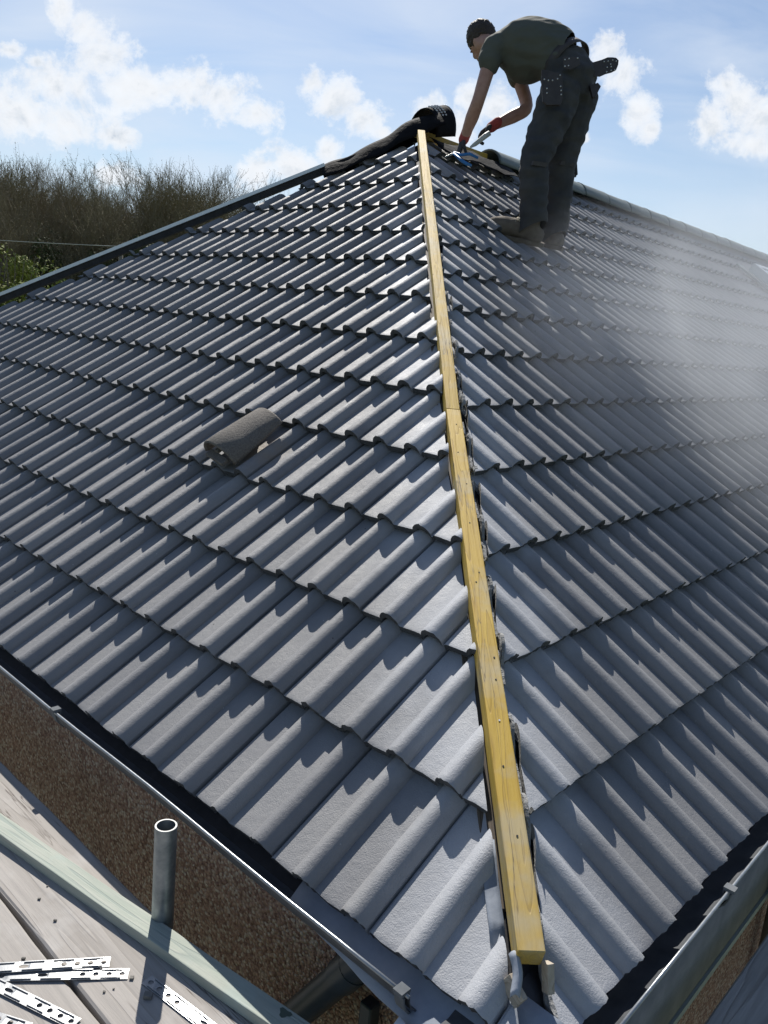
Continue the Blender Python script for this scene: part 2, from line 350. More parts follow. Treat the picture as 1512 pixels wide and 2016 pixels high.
def clip(vs,fs,mi0,planes):
    """keep side where (p-c).n<=0 ; returns bmesh or None"""
    arr=np.array(vs); need=[]
    for (c,nn) in planes:
        d=(arr-c)@nn
        if d.min()>=0: return None
        if d.max()>0: need.append((c,nn))
    if not need: return (vs,fs,mi0)
    bm=bmesh.new(); bv=[bm.verts.new(tuple(v)) for v in vs]
    for f,m0 in zip(fs,mi0): bm.faces.new([bv[i] for i in f]).material_index=m0
    for (c,nn) in need:
        r=bmesh.ops.bisect_plane(bm,geom=bm.verts[:]+bm.edges[:]+bm.faces[:],plane_co=Vector(c),plane_no=Vector(nn),clear_outer=True)
        ce=[e for e in r['geom_cut'] if isinstance(e,bmesh.types.BMEdge)]
        if not bm.faces: bm.free(); return None
        before=set(bm.faces)
        bmesh.ops.holes_fill(bm,edges=ce,sides=0)
        for f in bm.faces:
            if f not in before: f.material_index=1
    bmesh.ops.triangulate(bm,faces=[f for f in bm.faces if len(f.verts)>4])
    bm.verts.index_update()
    out=([v.co[:] for v in bm.verts],[tuple(v.index for v in f.verts) for f in bm.faces],[f.material_index for f in bm.faces]); bm.free(); return out
def slope(name,dirx,diry,tan,z_,tilesx,gauge,eo,offs,planes_fn,shift_rows,parent):
    sl=math.hypot(1,tan); es=(diry+Z*tan)/sl; en=(-diry*tan+Z)/sl
    vs=[];fs=[];mi=[]
    for k,(n0,n1) in enumerate(tilesx):
        a=gauge*k-(eo if k==0 else 0); base=diry*a+Z*(tan*a+z_)
        sh=shift_rows[k] if k<len(shift_rows) else random.uniform(-.004,.004)
        for n in range(n0,n1):
            o=base+dirx*(offs+.3*n+sh+random.uniform(-.001,.001))+es*random.uniform(-.002,.002)
            v,f,m0=tile_mesh(o,dirx*np.array(1.),es,en,gauge*sl,.05)
            pl=planes_fn(k,n)
            r=clip(v,f,m0,pl)
            if r is None: continue
            b=len(vs); vs+=list(r[0]); fs+=[tuple(i+b for i in q) for q in r[1]]; mi+=r[2]
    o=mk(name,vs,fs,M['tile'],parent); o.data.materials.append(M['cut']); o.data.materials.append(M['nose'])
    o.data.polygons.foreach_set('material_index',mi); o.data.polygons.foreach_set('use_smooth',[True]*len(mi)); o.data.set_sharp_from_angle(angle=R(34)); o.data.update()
    return o
hd=hip(4)-hip(0); hd[2]=0; hd/=np.linalg.norm(hd); hn=np.array([hd[1],-hd[0],0])     # hn points to +x (R side)
APu=APEX@U; APv=APEX@V; APa=APEX@nR; APd=APEX@Vd
# left (hip-end) face
def planesL(k,n):
    gap=.030+random.uniform(-.007,.009); an=random.uniform(-.03,.03)
    nn=hn+hd*an; nn=nn/np.linalg.norm(nn); c=UV(u0,gL*k,0)*0+hip(gL*k+.14)-hn*gap
    far=np.array(UV(2*APu,0,0)); d2=APEX-far; d2[2]=0; d2/=np.linalg.norm(d2); n2=np.array([-d2[1],d2[0],0]); 
    if (hip(1)-far)@n2>0: n2=-n2
    c2=far-n2*.05
    return [(c,nn),(c2,n2)]
rowsL=[]
NL=14
for k in range(NL):
    v=gL*k
    # tile origin x runs toward -U ; x index n: origin u = off -.3 n
    rowsL.append((-26,6))
offL=-(u0+.259)
# dirx = -U ; origin coordinate along -U = -(u0+.259) - .3*(-n)...
shL=[0,-.006,-.004,.005,.004,.002,-.006]
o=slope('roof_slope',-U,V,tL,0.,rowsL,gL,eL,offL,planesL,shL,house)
def planesR(k,n):
    gap=.047+random.uniform(-.012,.014); an=random.uniform(-.09,.09)
    nn=-hn+hd*an; nn=nn/np.linalg.norm(nn); c=hip(gR*k+.14)+hn*gap
    far=RV(0,2*APd+RIDGE_LEN,0); top=APEX+Vd*RIDGE_LEN; d2=top-far; d2[2]=0; d2/=np.linalg.norm(d2); n2=np.array([d2[1],-d2[0],0])
    if (hip(1)-far)@n2>0: n2=-n2
    return [(c,nn),(far-n2*.05,n2)]
rowsR=[(-2,56)]*14
shR=[0,-.006,0,.014,.006,-.006,-.014]
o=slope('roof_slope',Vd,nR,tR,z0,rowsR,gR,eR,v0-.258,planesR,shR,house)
# dark underlay below the tiles and plain far slopes that close the roof
dz=-.085
A=APEX+Z*dz; B=A+Vd*RIDGE_LEN; c0=np.array([0,0,dz]); cL=UV(2*APu,0,dz); cR=RV(0,2*APd+RIDGE_LEN,dz)
cB=cL+Vd*(2*APd+RIDGE_LEN)*1.0
ins=.02
mk('roof_underlay',[c0+UV(ins,ins,0),cL+V*ins,A,B,cR+nR*ins,cB],[(0,2,1),(0,4,3,2),(1,2,3,5),(4,5,3)],M['deck'],house)
# walls
wv_=.10
def wall_box(): 
    mb=MB(); a=UV(.10,.10,0); bq=cL*1.; bq[2]=0
    P0=UV(.11,wv_,0); P1=UV(2*APu-.1,wv_,0); P2=RV(wv_,.11,0); P3=RV(wv_,2*APd+RIDGE_LEN-.1,0)
    cor=UV(wv_,wv_,0); back=P1+Vd*(2*APd+RIDGE_LEN-.2)
    for z in (-2.75,-.12): pass
    pts=[cor,P1,back,P3]
    vs=[q+Z*-2.75 for q in pts]+[q+Z*-.10 for q in pts]
    return vs,[(i,(i+1)%4,4+(i+1)%4,4+i) for i in range(4)]+[(4,5,6,7)]
vs,fs=wall_box(); mk('wall',vs,fs,M['wall'],house,label='brown pebbledash wall')
# smooth rendered band and its pale bead high on the right hand wall
mb=MB(); mb.box(RV(wv_-.006,8.4,-.37),Vd*8.2,nR*.006,Z*.265); mb.build('render_band',M['render'],house)
mb=MB(); mb.box(RV(wv_-.010,8.4,-.65),Vd*8.2,nR*.010,Z*.012); mb.build('render_bead',M['bead'],house)
# fascias
mb=MB(); mb.box(UV(3.6,.083,-.085),U*3.5,V*.010,Z*.055); mb.build('fascia',M['black'],house)
mb=MB(); mb.box(RV(.083,8.4,-.085),Vd*8.3,nR*.010,Z*.055); mb.build('fascia',M['black'],house)
# gutters: half round trough with rolled outer lip
def gutter(org,along,outn,L0,L1,zc,rad=.056,inn=.011):
    vs=[];fs=[];n=14;th=.0025
    prof=[]
    for i in range(n+1):
        a=math.pi*i/n; prof.append((inn-rad*math.cos(a),zc-rad*math.sin(a)*.92))
    for i in range(n+1):
        a=math.pi*(n-i)/n; prof.append((inn-(rad+th)*math.cos(a),zc-(rad+th)*math.sin(a)*.92))
    nseg=40; m_=len(prof)
    for s in range(nseg+1):
        l=L0+(L1-L0)*s/nseg; wob=.0025*math.sin(l*2.3)+.0015*math.sin(l*7.1)
        for (x,z) in prof: vs.append(along*l+outn*(x+wob)+Z*(z+wob*.5))
    for s in range(nseg):
        for i in range(m_): fs.append((s*m_+i,s*m_+(i+1)%m_,(s+1)*m_+(i+1)%m_,(s+1)*m_+i))
    fs+=[tuple(range(m_)),tuple(range(nseg*m_,nseg*m_+m_))[::-1]]
    g_=mk('gutter',vs,fs,M['gutter_in'],house,True)
    mb=MB(); pts=[]
    for s in range(nseg+1):
        l=L0+(L1-L0)*s/nseg; wob=.0025*math.sin(l*2.3)+.0015*math.sin(l*7.1); pts.append(along*l+outn*(inn-rad-.003+wob)+Z*(zc+.002+wob*.5))
    mb.tube(pts,.0038,8); mb.build('gutter_lip',M['lip'],g_,True)
    return g_
GZ=-.032
gutL=gutter(None,U,V,.245,7.2,GZ); gutR=gutter(None,Vd,nR,.10,16.,GZ)
M['clip']=noisy('dull_clip_grey',(.09,.10,.11),(.16,.17,.18),18,.8,0,.2,60,.002,.2)
def clipm(along,outn,l,par):
    mb=MB(); n=12; rad=.0605; w=.011
    vs=[]
    for i in range(n+1):
        a=math.pi*i/n
        for r_ in (rad,rad+.004):
            for s in (-w,w): vs.append(along*(l+s)+outn*(.011-r_*math.cos(a))+Z*(GZ-r_*math.sin(a)*.95))
    fs=[]
    for i in range(n):
        b=i*4; fs+=[(b+2,b+3,b+7,b+6),(b,b+4,b+5,b+1),(b,b+2,b+6,b+4),(b+1,b+5,b+7,b+3)]
    fs+=[(0,1,3,2),(n*4,n*4+2,n*4+3,n*4+1)]
    mb.add(vs,fs)
    mb.box(along*l+outn*(.011-.058)+Z*(GZ+.008),along*w,outn*.012,Z*.004)
    mb.box(along*l+outn*(.011-.047)+Z*(GZ+.002),along*w*.8,outn*.002,Z*.008)
    mb.build('gutter_bracket',M['clip'],par)
for l in (.262,1.6,2.6,3.6,4.6,5.6): clipm(U,V,l,gutL)
for l in (.72,1.72,2.72,3.72,4.7,5.7): clipm(Vd,nR,l,gutR)
# swan neck and downpipe on the left wall
mb=MB(); mb.tube([UV(.415,.045,-.085),UV(.43,.047,-.12),UV(.463,.05,-.165)],.0375,20); 
ob=mb.build('downpipe_outlet',M['pipe'],house,angle=R(40))
mb=MB(); mb.tube([UV(.455,.05,-.154),UV(.63,.05,-.414),UV(.80,.05,-.667),UV(.815,.05,-.74),UV(.815,.05,-2.72)],.034,24)
dp=mb.build('downpipe',M['pipe'],house,angle=R(50))
mb=MB(); mb.tube([UV(.462,.05,-.165),UV(.496,.05,-.215)],.0385,24); mb.build('pipe_collar',M['pipe'],dp,angle=R(50))
mb=MB(); mb.box(UV(.43,.072,-.30),U*.016,V*.016,Z*.055); mb.build('pipe_clip',M['pipe'],dp,bevel=.004)
# brown pipe at the right wall
mb=MB(); mb.tube([RV(.045,1.80,-.09),RV(.05,1.78,-.6),RV(.05,1.78,-2.7)],.03,18); mb.build('downpipe',M['brownpipe'],house,angle=R(50),).data.name='downpipe'
# hip rafter, its packing batten and the yellow treated hip batten
def hipseg(a,b,off,dz,w,h,ns=10,jit=.0006):
    mb=MB(); mb.beam(a+hn*off+Z*dz,b+hn*off+Z*dz,w,h,nseg=ns,jit=jit); return mb
hb=[q-Z*.0 for q in HB]
zc_=-.024
mb=hipseg(hb[0],hb[2]-(hb[2]-hb[0])*.0,0,zc_,.050,.048,14); mb.build('hip_batten',M['batten'],house,bevel=.0025)['label']='yellow treated batten running up the open hip, lower length'
d_=(hb[3]-hb[2]); mb=hipseg(hb[2]+d_*.0012,hb[3],.0,zc_-.001,.049,.048,16); mb.build('hip_batten',M['batten'],house,bevel=.0025)['label']='yellow treated batten running up the open hip, upper length'
mb=hipseg(hip(.21,-.125),hip(3.5,-.125),-.024,0,.045,.05,1,0); mb.build('hip_rafter',M['oldwood'],house,bevel=.003)
# nail holes / heads on the batten
dirb=(hb[2]-hb[0]); Lb=np.linalg.norm(dirb); dirb=dirb/Lb; upb=np.cross(hn,dirb); upb=upb if upb[2]>0 else -upb
for s,x in ((.22,.004),(.38,-.004),(.62,.008),(.69,.012),(.96,-.006),(1.0,.006),(1.22,.0),(1.42,.008),(1.6,-.005),(1.78,.003)):
    c_=hb[0]+dirb*s+hn*x+Z*zc_+upb*.0245
    mb=MB(); mb.tube([c_-upb*.001,c_+upb*.0007],.0022,8); mb.build('nail_head',M['deck'],house)
for s,x in ((.50,.002),): 
    c_=hb[0]+dirb*s+hn*x+Z*zc_+upb*.0247; mb=MB(); mb.box(c_,hn*.0018,dirb*.0022,upb*.001); mb.build('splinter',M['pale_felt'],house)
# pointed end of rafters and chips under the batten foot
mb=MB(); mb.beam(UV(.035,.125,-.062),UV(.13,.03,-.062)+Z*-.0,.03,.05); mb.build('packing_block',M['oldwood'],house,bevel=.002)
mb=MB(); mb.beam(hb[0]+hn*(-.035)+Z*-.065+hd*.0,hb[0]+hn*(-.014)+Z*-.085-hd*.035,.012,.03,(0,.3,1)); mb.build('wood_chip',M['woodchip'],house,bevel=.001); mb=MB(); mb.beam(hb[0]+hn*.034+Z*-.03,hb[0]+hn*.036+Z*-.075-hd*.02,.014,.02,(0,.3,1)); mb.build('wood_chip',M['woodchip'],house,bevel=.001)
# eaves felt tray turning over the corner and into the gutter
def sheet(name,grid,mat_,parent,th=.003,label=None,smooth=True,wob=0):
    nr=len(grid); nc=len(grid[0]); vs=[]
    for r_ in grid:
        for q in r_:
            q=np.asarray(q,float); vs.append(q+Z*wob*(mnoise.noise(Vector(q*9))))
    fs=[(i*nc+j,i*nc+j+1,(i+1)*nc+j+1,(i+1)*nc+j) for i in range(nr-1) for j in range(nc-1)]
    o=mk(name,vs,fs,mat_,parent,smooth)
    s=o.modifiers.new('s','SOLIDIFY'); s.thickness=th; s.offset=-1
    return o
grid=[]
for i in range(13):
    s=i/12; u=.62-.60*s
    # felt hangs over the gutter more and more toward the corner
    w_=.008+.040*min(1,s*1.5)
    row=[]
    for j in range(7):
        q=j/6; v=.10-(.10+w_)*q; z=-.043+.0*q-.03*(q**2)*1.0+tL*max(v,0)*.6
        row.append(UV(u,v,z-.012))
    grid.append(row)
sheet('eaves_felt',grid,M['felt'],house,wob=.008,label=None)
grid=[]
for i in range(9):
    s=i/8; u=.255-.34*s; row=[]
    for j in range(6):
        q=j/5; v=-.055-.10*q+.03*math.sin(s*5)*q; z=-.075-.05*q-.02*math.sin(s*4)
        row.append(UV(u,v,z))
    grid.append(row)
sheet('felt_end',grid,M['pale_felt'],house,wob=.012)
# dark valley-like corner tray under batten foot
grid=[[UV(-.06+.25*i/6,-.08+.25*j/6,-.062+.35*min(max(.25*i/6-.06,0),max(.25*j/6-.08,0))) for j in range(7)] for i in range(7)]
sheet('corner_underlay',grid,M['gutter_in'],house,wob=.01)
# curled pale felt beside the batten
mb=MB(); 
g0=hb[0]+hn*-.040; grid=[]
for i in range(8):
    s=i/7; row=[]
    for j in range(5):
        q=j/4; row.append(g0+hd*(.004-.055*s)+hn*(.004+.016*q+.005*math.sin(s*4))+Z*(-.020-.040*s+.008*math.sin(q*3.1)))
    grid.append(row)
sheet('felt_curl',grid,M['felt'],house,th=.0015)
grid=[]
for i in range(6):
    s=i/5; row=[]
    for j in range(4):
        q=j/3; row.append(hip(.15+.13*s,-.075)+hn*(-.052+.03*q)+Z*(.004*math.sin(s*9)))
    grid.append(row)
sheet('felt_strip',grid,M['felt'],house,th=.0015)
# torn light cement along the right cut edge
M['mortar']=noisy('pale_cement_edge',(.19,.192,.195),(.29,.29,.285),40,.95,0,.9,90,.01)
slR=math.hypot(1,tR)
for k in range(0,13):
    vs=[];fs=[];m_=0
    for i in range(34):
        vh=(gR*(k+i/33.*1.0))*1.0; 
        g_=.041+.009*mnoise.noise(Vector((vh*9,k*3.1,0)))+.004*mnoise.noise(Vector((vh*60,k,5)))
        q=hip(vh)+hn*g_; a=q@nR; vv=q@Vd; sh=shR[k] if k<len(shR) else 0
        xl=(vv-(v0-.258)-sh)%.3; y=max((a-gR*k)*slR,0); h=np.interp(xl,PX,PZ)-H-TILT*y/(gR*slR)
        surf=np.array(q); surf[2]=0; surf=surf+Z*(tR*a+z0+h*slR)
        jt=.003*mnoise.noise(Vector((vh*80,k,1)))
        vs+=[surf+hn*.006+Z*.0012,surf+Z*(.002+jt*.3)+hn*jt,surf-hn*(.003+jt)-Z*.006,surf-hn*jt-Z*(.019+jt)]
    for i in range(33):
        for c in range(3): fs.append((i*4+c,i*4+c+1,i*4+4+c+1,i*4+4+c))
    o=mk('cut_edge',vs,fs,M['mortar'],house); sm=o.modifiers.new('s','SOLIDIFY'); sm.thickness=.003
# ridge tiles
mbp=None
def ridge_tile(c,d,L,rad,i):
    n=12; vs=[];fs=[]; sx=np.cross(d,Z); sx/=np.linalg.norm(sx); jit=random.uniform(-.004,.004)
    for (l,rr) in ((0,rad+.0025),(.012,rad+.003),(.03,rad+.003),(.034,rad),(L-.002,rad)):
        for k in range(n+1):
            a=math.pi*k/n; vs.append(c+d*l+sx*math.cos(a)*rr*1.05+Z*(math.sin(a)*rr*.95+jit))
    for r_ in (0,):
        pass
    m_=n+1
    for j in range(4):
        for k in range(n): fs.append((j*m_+k,j*m_+k+1,(j+1)*m_+k+1,(j+1)*m_+k))
    o=mk('ridge_tile',vs,fs,M['ridge'],house,False); o.data.polygons.foreach_set('use_smooth',[True]*len(fs)); o.data.set_sharp_from_angle(angle=R(50))
    s=o.modifiers.new('s','SOLIDIFY'); s.thickness=.014; s.offset=1
    return o
rs=.84; i=0
while rs<RIDGE_LEN:
    ridge_tile(APEX+Vd*rs+Z*-.055,Vd,.452,.118,i); rs+=.45; i+=1
# ridge timber exposed between the ridge tiles and the apex
mb=MB(); mb.beam(APEX+Vd*-.02+Z*-.01,APEX+Vd*.8+Z*-.01,.05,.05); mb.build('ridge_batten',M['batten'],house,bevel=.002)
# far hip: pale covered hip strip with black side
farb=UV(2*APu,0,0); top=APEX; d2=(farb-top); 
def onfar(s,dz=0): return top+d2*s+Z*dz
dl=np.linalg.norm(d2)
mb=MB(); mb.beam(onfar(.125,.030),onfar(1.,.030),.075,.022); mb.build('hip_cover',M['hipcap'],house)
mb=MB(); mb.beam(onfar(.06,-.004),onfar(.995,-.004),.05,.044); mb.build('hip_upstand',M['deck'],house)
# rooflight on the right slope
def onR(a,v,dz=0): return RV(a,v,tR*a+z0+dz)
enR=(-nR*tR+Z)/math.hypot(1,tR); esR=(nR+Z*tR)/math.hypot(1,tR)
c_=onR(2.62,9.25)+enR*.05
mb=MB()
for s in (-1,1):
    mb.box(c_+Vd*s*.42,Vd*.035,esR*.50,enR*.075); mb.box(c_+esR*s*.465,Vd*.384,esR*.035,enR*.075)
rl=mb.build('rooflight',M['frame'],house,bevel=.006)
mb=MB(); mb.box(c_+enR*.06,Vd*.384,esR*.43,enR*.006); mb.build('pane',M['glass'],rl)
mb=MB(); 
for s in (-1,1): mb.box(c_+Vd*s*.53-enR*.03,Vd*.07,esR*.6,enR*.01)
mb.build('flashing',M['ridge'],rl)
# ------------------------------------------------------------------ black ridge roll draped over the apex
rr_=empty('ridge_roll',APEX,'black perforated ridge roll draped over the unfinished apex, its end curling up','ridge roll')
dfar=(farb-top); dfar/=np.linalg.norm(dfar); sfar=np.cross(dfar,Z); sfar/=np.linalg.norm(sfar); ufar=np.cross(sfar,dfar)
grid=[]
N1=26
for i in range(N1+1):
    s=-.16+.90*i/N1; row=[]
    c_=top+dfar*s+Z*(.012+.03*math.exp(-(s/.25)**2)); cw=.020+.035*math.exp(-(s/.3)**2)
    for j in range(13):
        q=-1+2*j/12; wv=.012*math.sin(s*21+q*2)+.010*mnoise.noise(Vector((s*7,q*3,1)))
        row.append(c_+sfar*q*.13+ufar*(cw*(1-q*q)-.075*abs(q)+wv*.6))
    grid.append(row)
sheet('draped_membrane',grid,M['membrane'],rr_,th=.003)
grid=[]
cc=APEX+Vd*.05+Z*.0
sxr=np.cross(Vd,Z)
for i in range(9):
    s=i/8; row=[]
    for j in range(17):
        a=math.pi*(-.05+1.1*j/16); rad=.138+.012*s
        row.append(cc+Vd*(-.02+.20*s)+sxr*math.cos(a)*rad*.95+Z*(math.sin(a)*rad*1.25-.01+.05*s*(1 if a<1.6 else .5)))
    grid.append(row)
sheet('curled_end',grid,M['membrane'],rr_,th=.004)
mb=MB(); pts=[]
for j in range(17):
    a=math.pi*(-.05+1.1*j/16); pts.append(cc+Vd*.18+sxr*math.cos(a)*.142+Z*(math.sin(a)*.188-.01+.05*(1 if a<1.6 else .5)))
mb.tube(pts,.006,6)
M['edge']=mat('glossy_black_edge',(.03,.045,.07),.2)[0]
mb.build('rolled_edge',M['edge'],rr_,True)
mb=MB()
for i in range(3):
    for j in range(9):
        a=math.pi*(.22+.36*j/8); s=.25+.16*i; rad=.138+.012*s+.005
        mb.box(cc+Vd*(-.02+.20*s)+sxr*math.cos(a)*rad*.95+Z*(math.sin(a)*rad*1.25-.01+.05*s*(1 if a<1.6 else .5)),Vd*.005,sxr*.006,Z*.005)
mb.build('vent_slots',M['pale_felt'],rr_)
# crumpled membrane lying on the right slope below the apex
grid=[]
for i in range(12):
    row=[]
    for j in range(10):
        a=3.53-.17*j/9-.02*math.sin(i); v=3.66+.95*i/11
        row.append(onR(a,v,.028+.016*mnoise.noise(Vector((i*.9,j*.7,3)))))
    grid.append(row)
sheet('crumpled_skirt',grid,M['membrane'],rr_,th=.003)
# ------------------------------------------------------------------ loose ridge tile lying on the left slope
esL=(V+Z*tL)/math.hypot(1,tL); enL=(-V*tL+Z)/math.hypot(1,tL)
def onL(u,v,dz=0): return UV(u,v,tL*v)+enL*dz
lt=empty('loose_ridge_tile',onL(2.08,.82),'weathered brown half round ridge tile lying loose on the left roof slope','ridge tile')
c_=onL(2.085,.835,-.004); ax=esL*.985-U*.12+enL*.02; ax/=np.linalg.norm(ax); sxl=np.cross(ax,enL); sxl/=np.linalg.norm(sxl); upl=np.cross(sxl,ax)
vs=[];n=18
for (l,rw,rh) in ((0,.104,.062),(.004,.108,.066),(.09,.099,.060),(.17,.090,.053),(.25,.079,.045),(.255,.076,.042)):
    for k in range(n+1):
        a=math.pi*k/n; vs.append(c_+ax*l+sxl*math.cos(a)*rw+upl*(math.sin(a)**.9*rh))
fs=[(j*(n+1)+k,j*(n+1)+k+1,(j+1)*(n+1)+k+1,(j+1)*(n+1)+k) for j in range(5) for k in range(n)]
o=mk('shell',vs,fs,M['loose'],lt,True); s=o.modifiers.new('s','SOLIDIFY'); s.thickness=.016; s.offset=0
mb=MB(); mb.beam(c_+sxl*.075+upl*.012-ax*.02,c_+sxl*-.08+upl*.004-ax*.005,.035,.016,tuple(enL)); mb.beam(c_-sxl*.02+upl*.02,c_-sxl*.02+upl*.02+ax*.2,.03,.012,tuple(enL)); mb.build('broken_nib',M['loose'],lt,bevel=.004)
# ------------------------------------------------------------------ scaffold
ZB=-.22
labs=['weathered scaffold board nearest the brown wall','second scaffold board out from the wall, split along its length','third scaffold board out from the wall','fourth scaffold board out from the wall','outermost scaffold board on the left side']
M['boardend']=mat('board_end_band',(.35,.36,.37),.5,.5)[0]
def board(c0_,c1_,outw,w,mat_,lab,grp):
    e=empty('scaffold_board',c0_,lab,'scaffold board',grp)
    d=np.asarray(c1_)-np.asarray(c0_); L=np.linalg.norm(d); d=d/L
    # edges slightly wavy and worn
    n=60; vs=[];fs=[]
    prof=[(-w/2,0),(-w/2+.004,.0),(w/2-.004,0),(w/2,0)]
    for i in range(n+1):
        l=L*i/n; jl=.0035*mnoise.noise(Vector((l*3,c0_[0]*5,0)))+.0015*mnoise.noise(Vector((l*23,c0_[0]*5,0))); jr=.0035*mnoise.noise(Vector((l*3,c0_[1]*5,7)))+.0015*mnoise.noise(Vector((l*23,c0_[0]*5,4)))
        p=np.asarray(c0_)+d*l
        for (x,z) in ((-w/2+jl,-.038),(-w/2+jl,-.004),(-w/2+jl+.005,0),(0,.0012),(w/2+jr-.005,0),(w/2+jr,-.004),(w/2+jr,-.038)):
            vs.append(p+outw*x+Z*z)
    for i in range(n):
        for k in range(7): fs.append((i*7+k,(i+1)*7+k,(i+1)*7+(k+1)%7,i*7+(k+1)%7))
    fs+=[tuple(range(7)),tuple(range(n*7,n*7+7))[::-1]]
    o=mk('plank',vs,fs,mat_,e,True); o.data.set_sharp_from_angle(angle=R(30))
    mb=MB(); mb.box(np.asarray(c1_)-d*.02-Z*.0185,d*.022,outw*(w/2+.0025),Z*.0215); mb.build('end_band',M['boardend'],e)
    return e
edge=-.140
for i in range(5):
    w_=.226; c=edge-w_/2-i*.2345
    board(UV(-.55 if i else -.1,c,ZB-.001*i),UV(3.9,c-.004,ZB-.002*(i%2)),V,w_,M['board'],labs[i],'scaffold boards beside the left wall')
labsr=['grey scaffold board in shade by the right wall','second shaded scaffold board from the right wall','outermost shaded scaffold board on the right side']
for i in range(3):
    board(RV(-.015-.113-i*.2345,.35,-.5),RV(-.045-.113-i*.2345,4.3,-.5),nR,.226,M['boardR'],labsr[i],'scaffold boards beside the right wall')
# upright tube, open at the top
px,py=-.7183,.5085; ztop=.032
tb=empty('scaffold_tube',(px,py,-2.75),'short open topped grey steel scaffold upright between boards and wall','scaffold tube')
vs=[];n=28
ring=lambda r_,z: [(px+r_*math.cos(2*math.pi*k/n)+(z-ztop)*.004,py+r_*math.sin(2*math.pi*k/n),z) for k in range(n)]
vs=ring(.02415,-2.75)+ring(.02415,ztop-.0006)+ring(.0236,ztop)+ring(.0201,ztop)+ring(.0199,-.6)
fs=[];mi=[]
for j in range(4):
    for k in range(n): fs.append((j*n+k,j*n+(k+1)%n,(j+1)*n+(k+1)%n,(j+1)*n+k)); mi.append(1 if j in (1,2) else 0)
o=mk('tube',vs,fs,M['galv'],tb,True); o.data.materials.append(M['galvend']); o.data.polygons.foreach_set('material_index',mi); o.data.set_sharp_from_angle(angle=R(40))
# treated timber lying across the boards
tim=empty('green_timber',UV(1.,-.18,ZB),'pale green treated timber lying at a slant across the scaffold boards','timber')
a_=UV(2.6,-.513+.0,ZB+.0215); b_=UV(.20,-.068,ZB+.0215)
# front top edge fit: (1.405,-.284)->(.52,-.14) ; beam centre is 25 mm nearer the wall
dd_=(UV(.50,-.157,0)-UV(1.368,-.299,0)); dd_/=np.linalg.norm(dd_); nn_=np.cross(Z,dd_); 
if nn_@V<0: nn_=-nn_
p0=UV(1.368,-.299,ZB+.0135)+nn_*.026
mb=MB(); mb.beam(p0-dd_*2.2,p0+dd_*1.25,.052,.026,nseg=30,jit=.0008); mb.build('length',M['green'],tim,bevel=.002)
mb=MB(); c_=p0+dd_*.90+nn_*.012+Z*.0136
vs=[c_+Z*.0002+(dd_*math.cos(a)*.013+nn_*math.sin(a)*.010)*(1+.3*math.sin(a*3)) for a in np.linspace(0,2*math.pi,14)[:-1]]
mk('stain',vs,[tuple(range(13))],mat('dark_stain',(.07,.09,.07),.8)[0],tim)
# perforated metal strips
def strip(a,b,lab,w=.0275,zo=0.,flip=False):
    a=np.array([a[0],a[1],0.]);b=np.array([b[0],b[1],0.]); d=b-a; L=np.linalg.norm(d); d/=L; s_=np.cross(Z,d); z_=ZB+.0035+zo
    e=empty('metal_strip',a+Z*z_,lab,'metal strip','perforated metal strips on the boards')
    vs=[];fs=[]; cell=.026; n=16; l=0; idx=0
    pat=['h','h','h','h','s','s','o','s','s','h','s','o','s','s','s','o']
    def P_(x,y,z=0):
        return a+d*x+s_*y+Z*(z_+z+.0012*math.sin(x*11))
    k=0
    while l<L:
        c=min(cell,L-l); kind=pat[k%len(pat)] if c>=cell*.99 else 's'
        rx,ry=(.0056,.0056) if kind=='h' else (.0105,.0045)
        if kind=='s':
            b0=len(vs); vs+=[P_(l,-w/2),P_(l+c,-w/2),P_(l+c,w/2),P_(l,w/2)]; fs.append((b0,b0+1,b0+2,b0+3))
        else:
            b0=len(vs); inn=[];out=[]
            for q in range(n):
                an=2*math.pi*(q+.5)/n; ca,sa=math.cos(an),math.sin(an); inn.append(P_(l+c/2+rx*ca,ry*sa,-.0004))
                m_=max(abs(ca)/(c/2),abs(sa)/(w/2)); out.append(P_(l+c/2+ca/m_,sa/m_))
            # add exact corners
            vs+=inn+out
            for q in range(n): fs.append((b0+q,b0+n+q,b0+n+(q+1)%n,b0+(q+1)%n))
            cs=[(c/2,w/2),(-c/2,w/2),(-c/2,-w/2),(c/2,-w/2)]
            for ci,(cx_,cy_) in enumerate(cs):
                an=math.atan2(cy_,cx_)%(2*math.pi); q=int((an/(2*math.pi)*n-.5)//1)%n
                vs.append(P_(l+c/2+cx_,cy_)); fs.append((b0+n+q,len(vs)-1,b0+n+(q+1)%n))
        l+=c;k+=1
    o=mk('plate',vs,fs,M['strip'],e); sm=o.modifiers.new('s','SOLIDIFY'); sm.thickness=.0012
    # raised stiffening ribs in short runs
    mb=MB(); l=.012
    while l<L-.06:
        for y in (-w/2+.0035,w/2-.0035):
            mb.box(P_(l+.022,y,.0016),d*.020,s_*.0010,Z*.0009)
        l+=.058
    mb.build('rib',M['strip'],e); return e
strip((-.7542,.3637),(-1.45,.295),'perforated steel strip lying partly under another, its end nearest the pole shadow',zo=.0)
strip((-.799,.3879),(-1.45,.288),'upper perforated steel strip crossing on top of a second one',zo=.004)
strip((-.8176,.2357),(-1.30,.452),'perforated steel strip slanting across the gap between two boards',zo=.0)
strip((-.714,.3518),(-.40,.118),'perforated steel strip with its corner in the shadow of the steel upright',zo=0)
strip((-.90,.217),(-1.2,.30),'perforated steel strip at the bottom left corner of the picture',zo=.003)
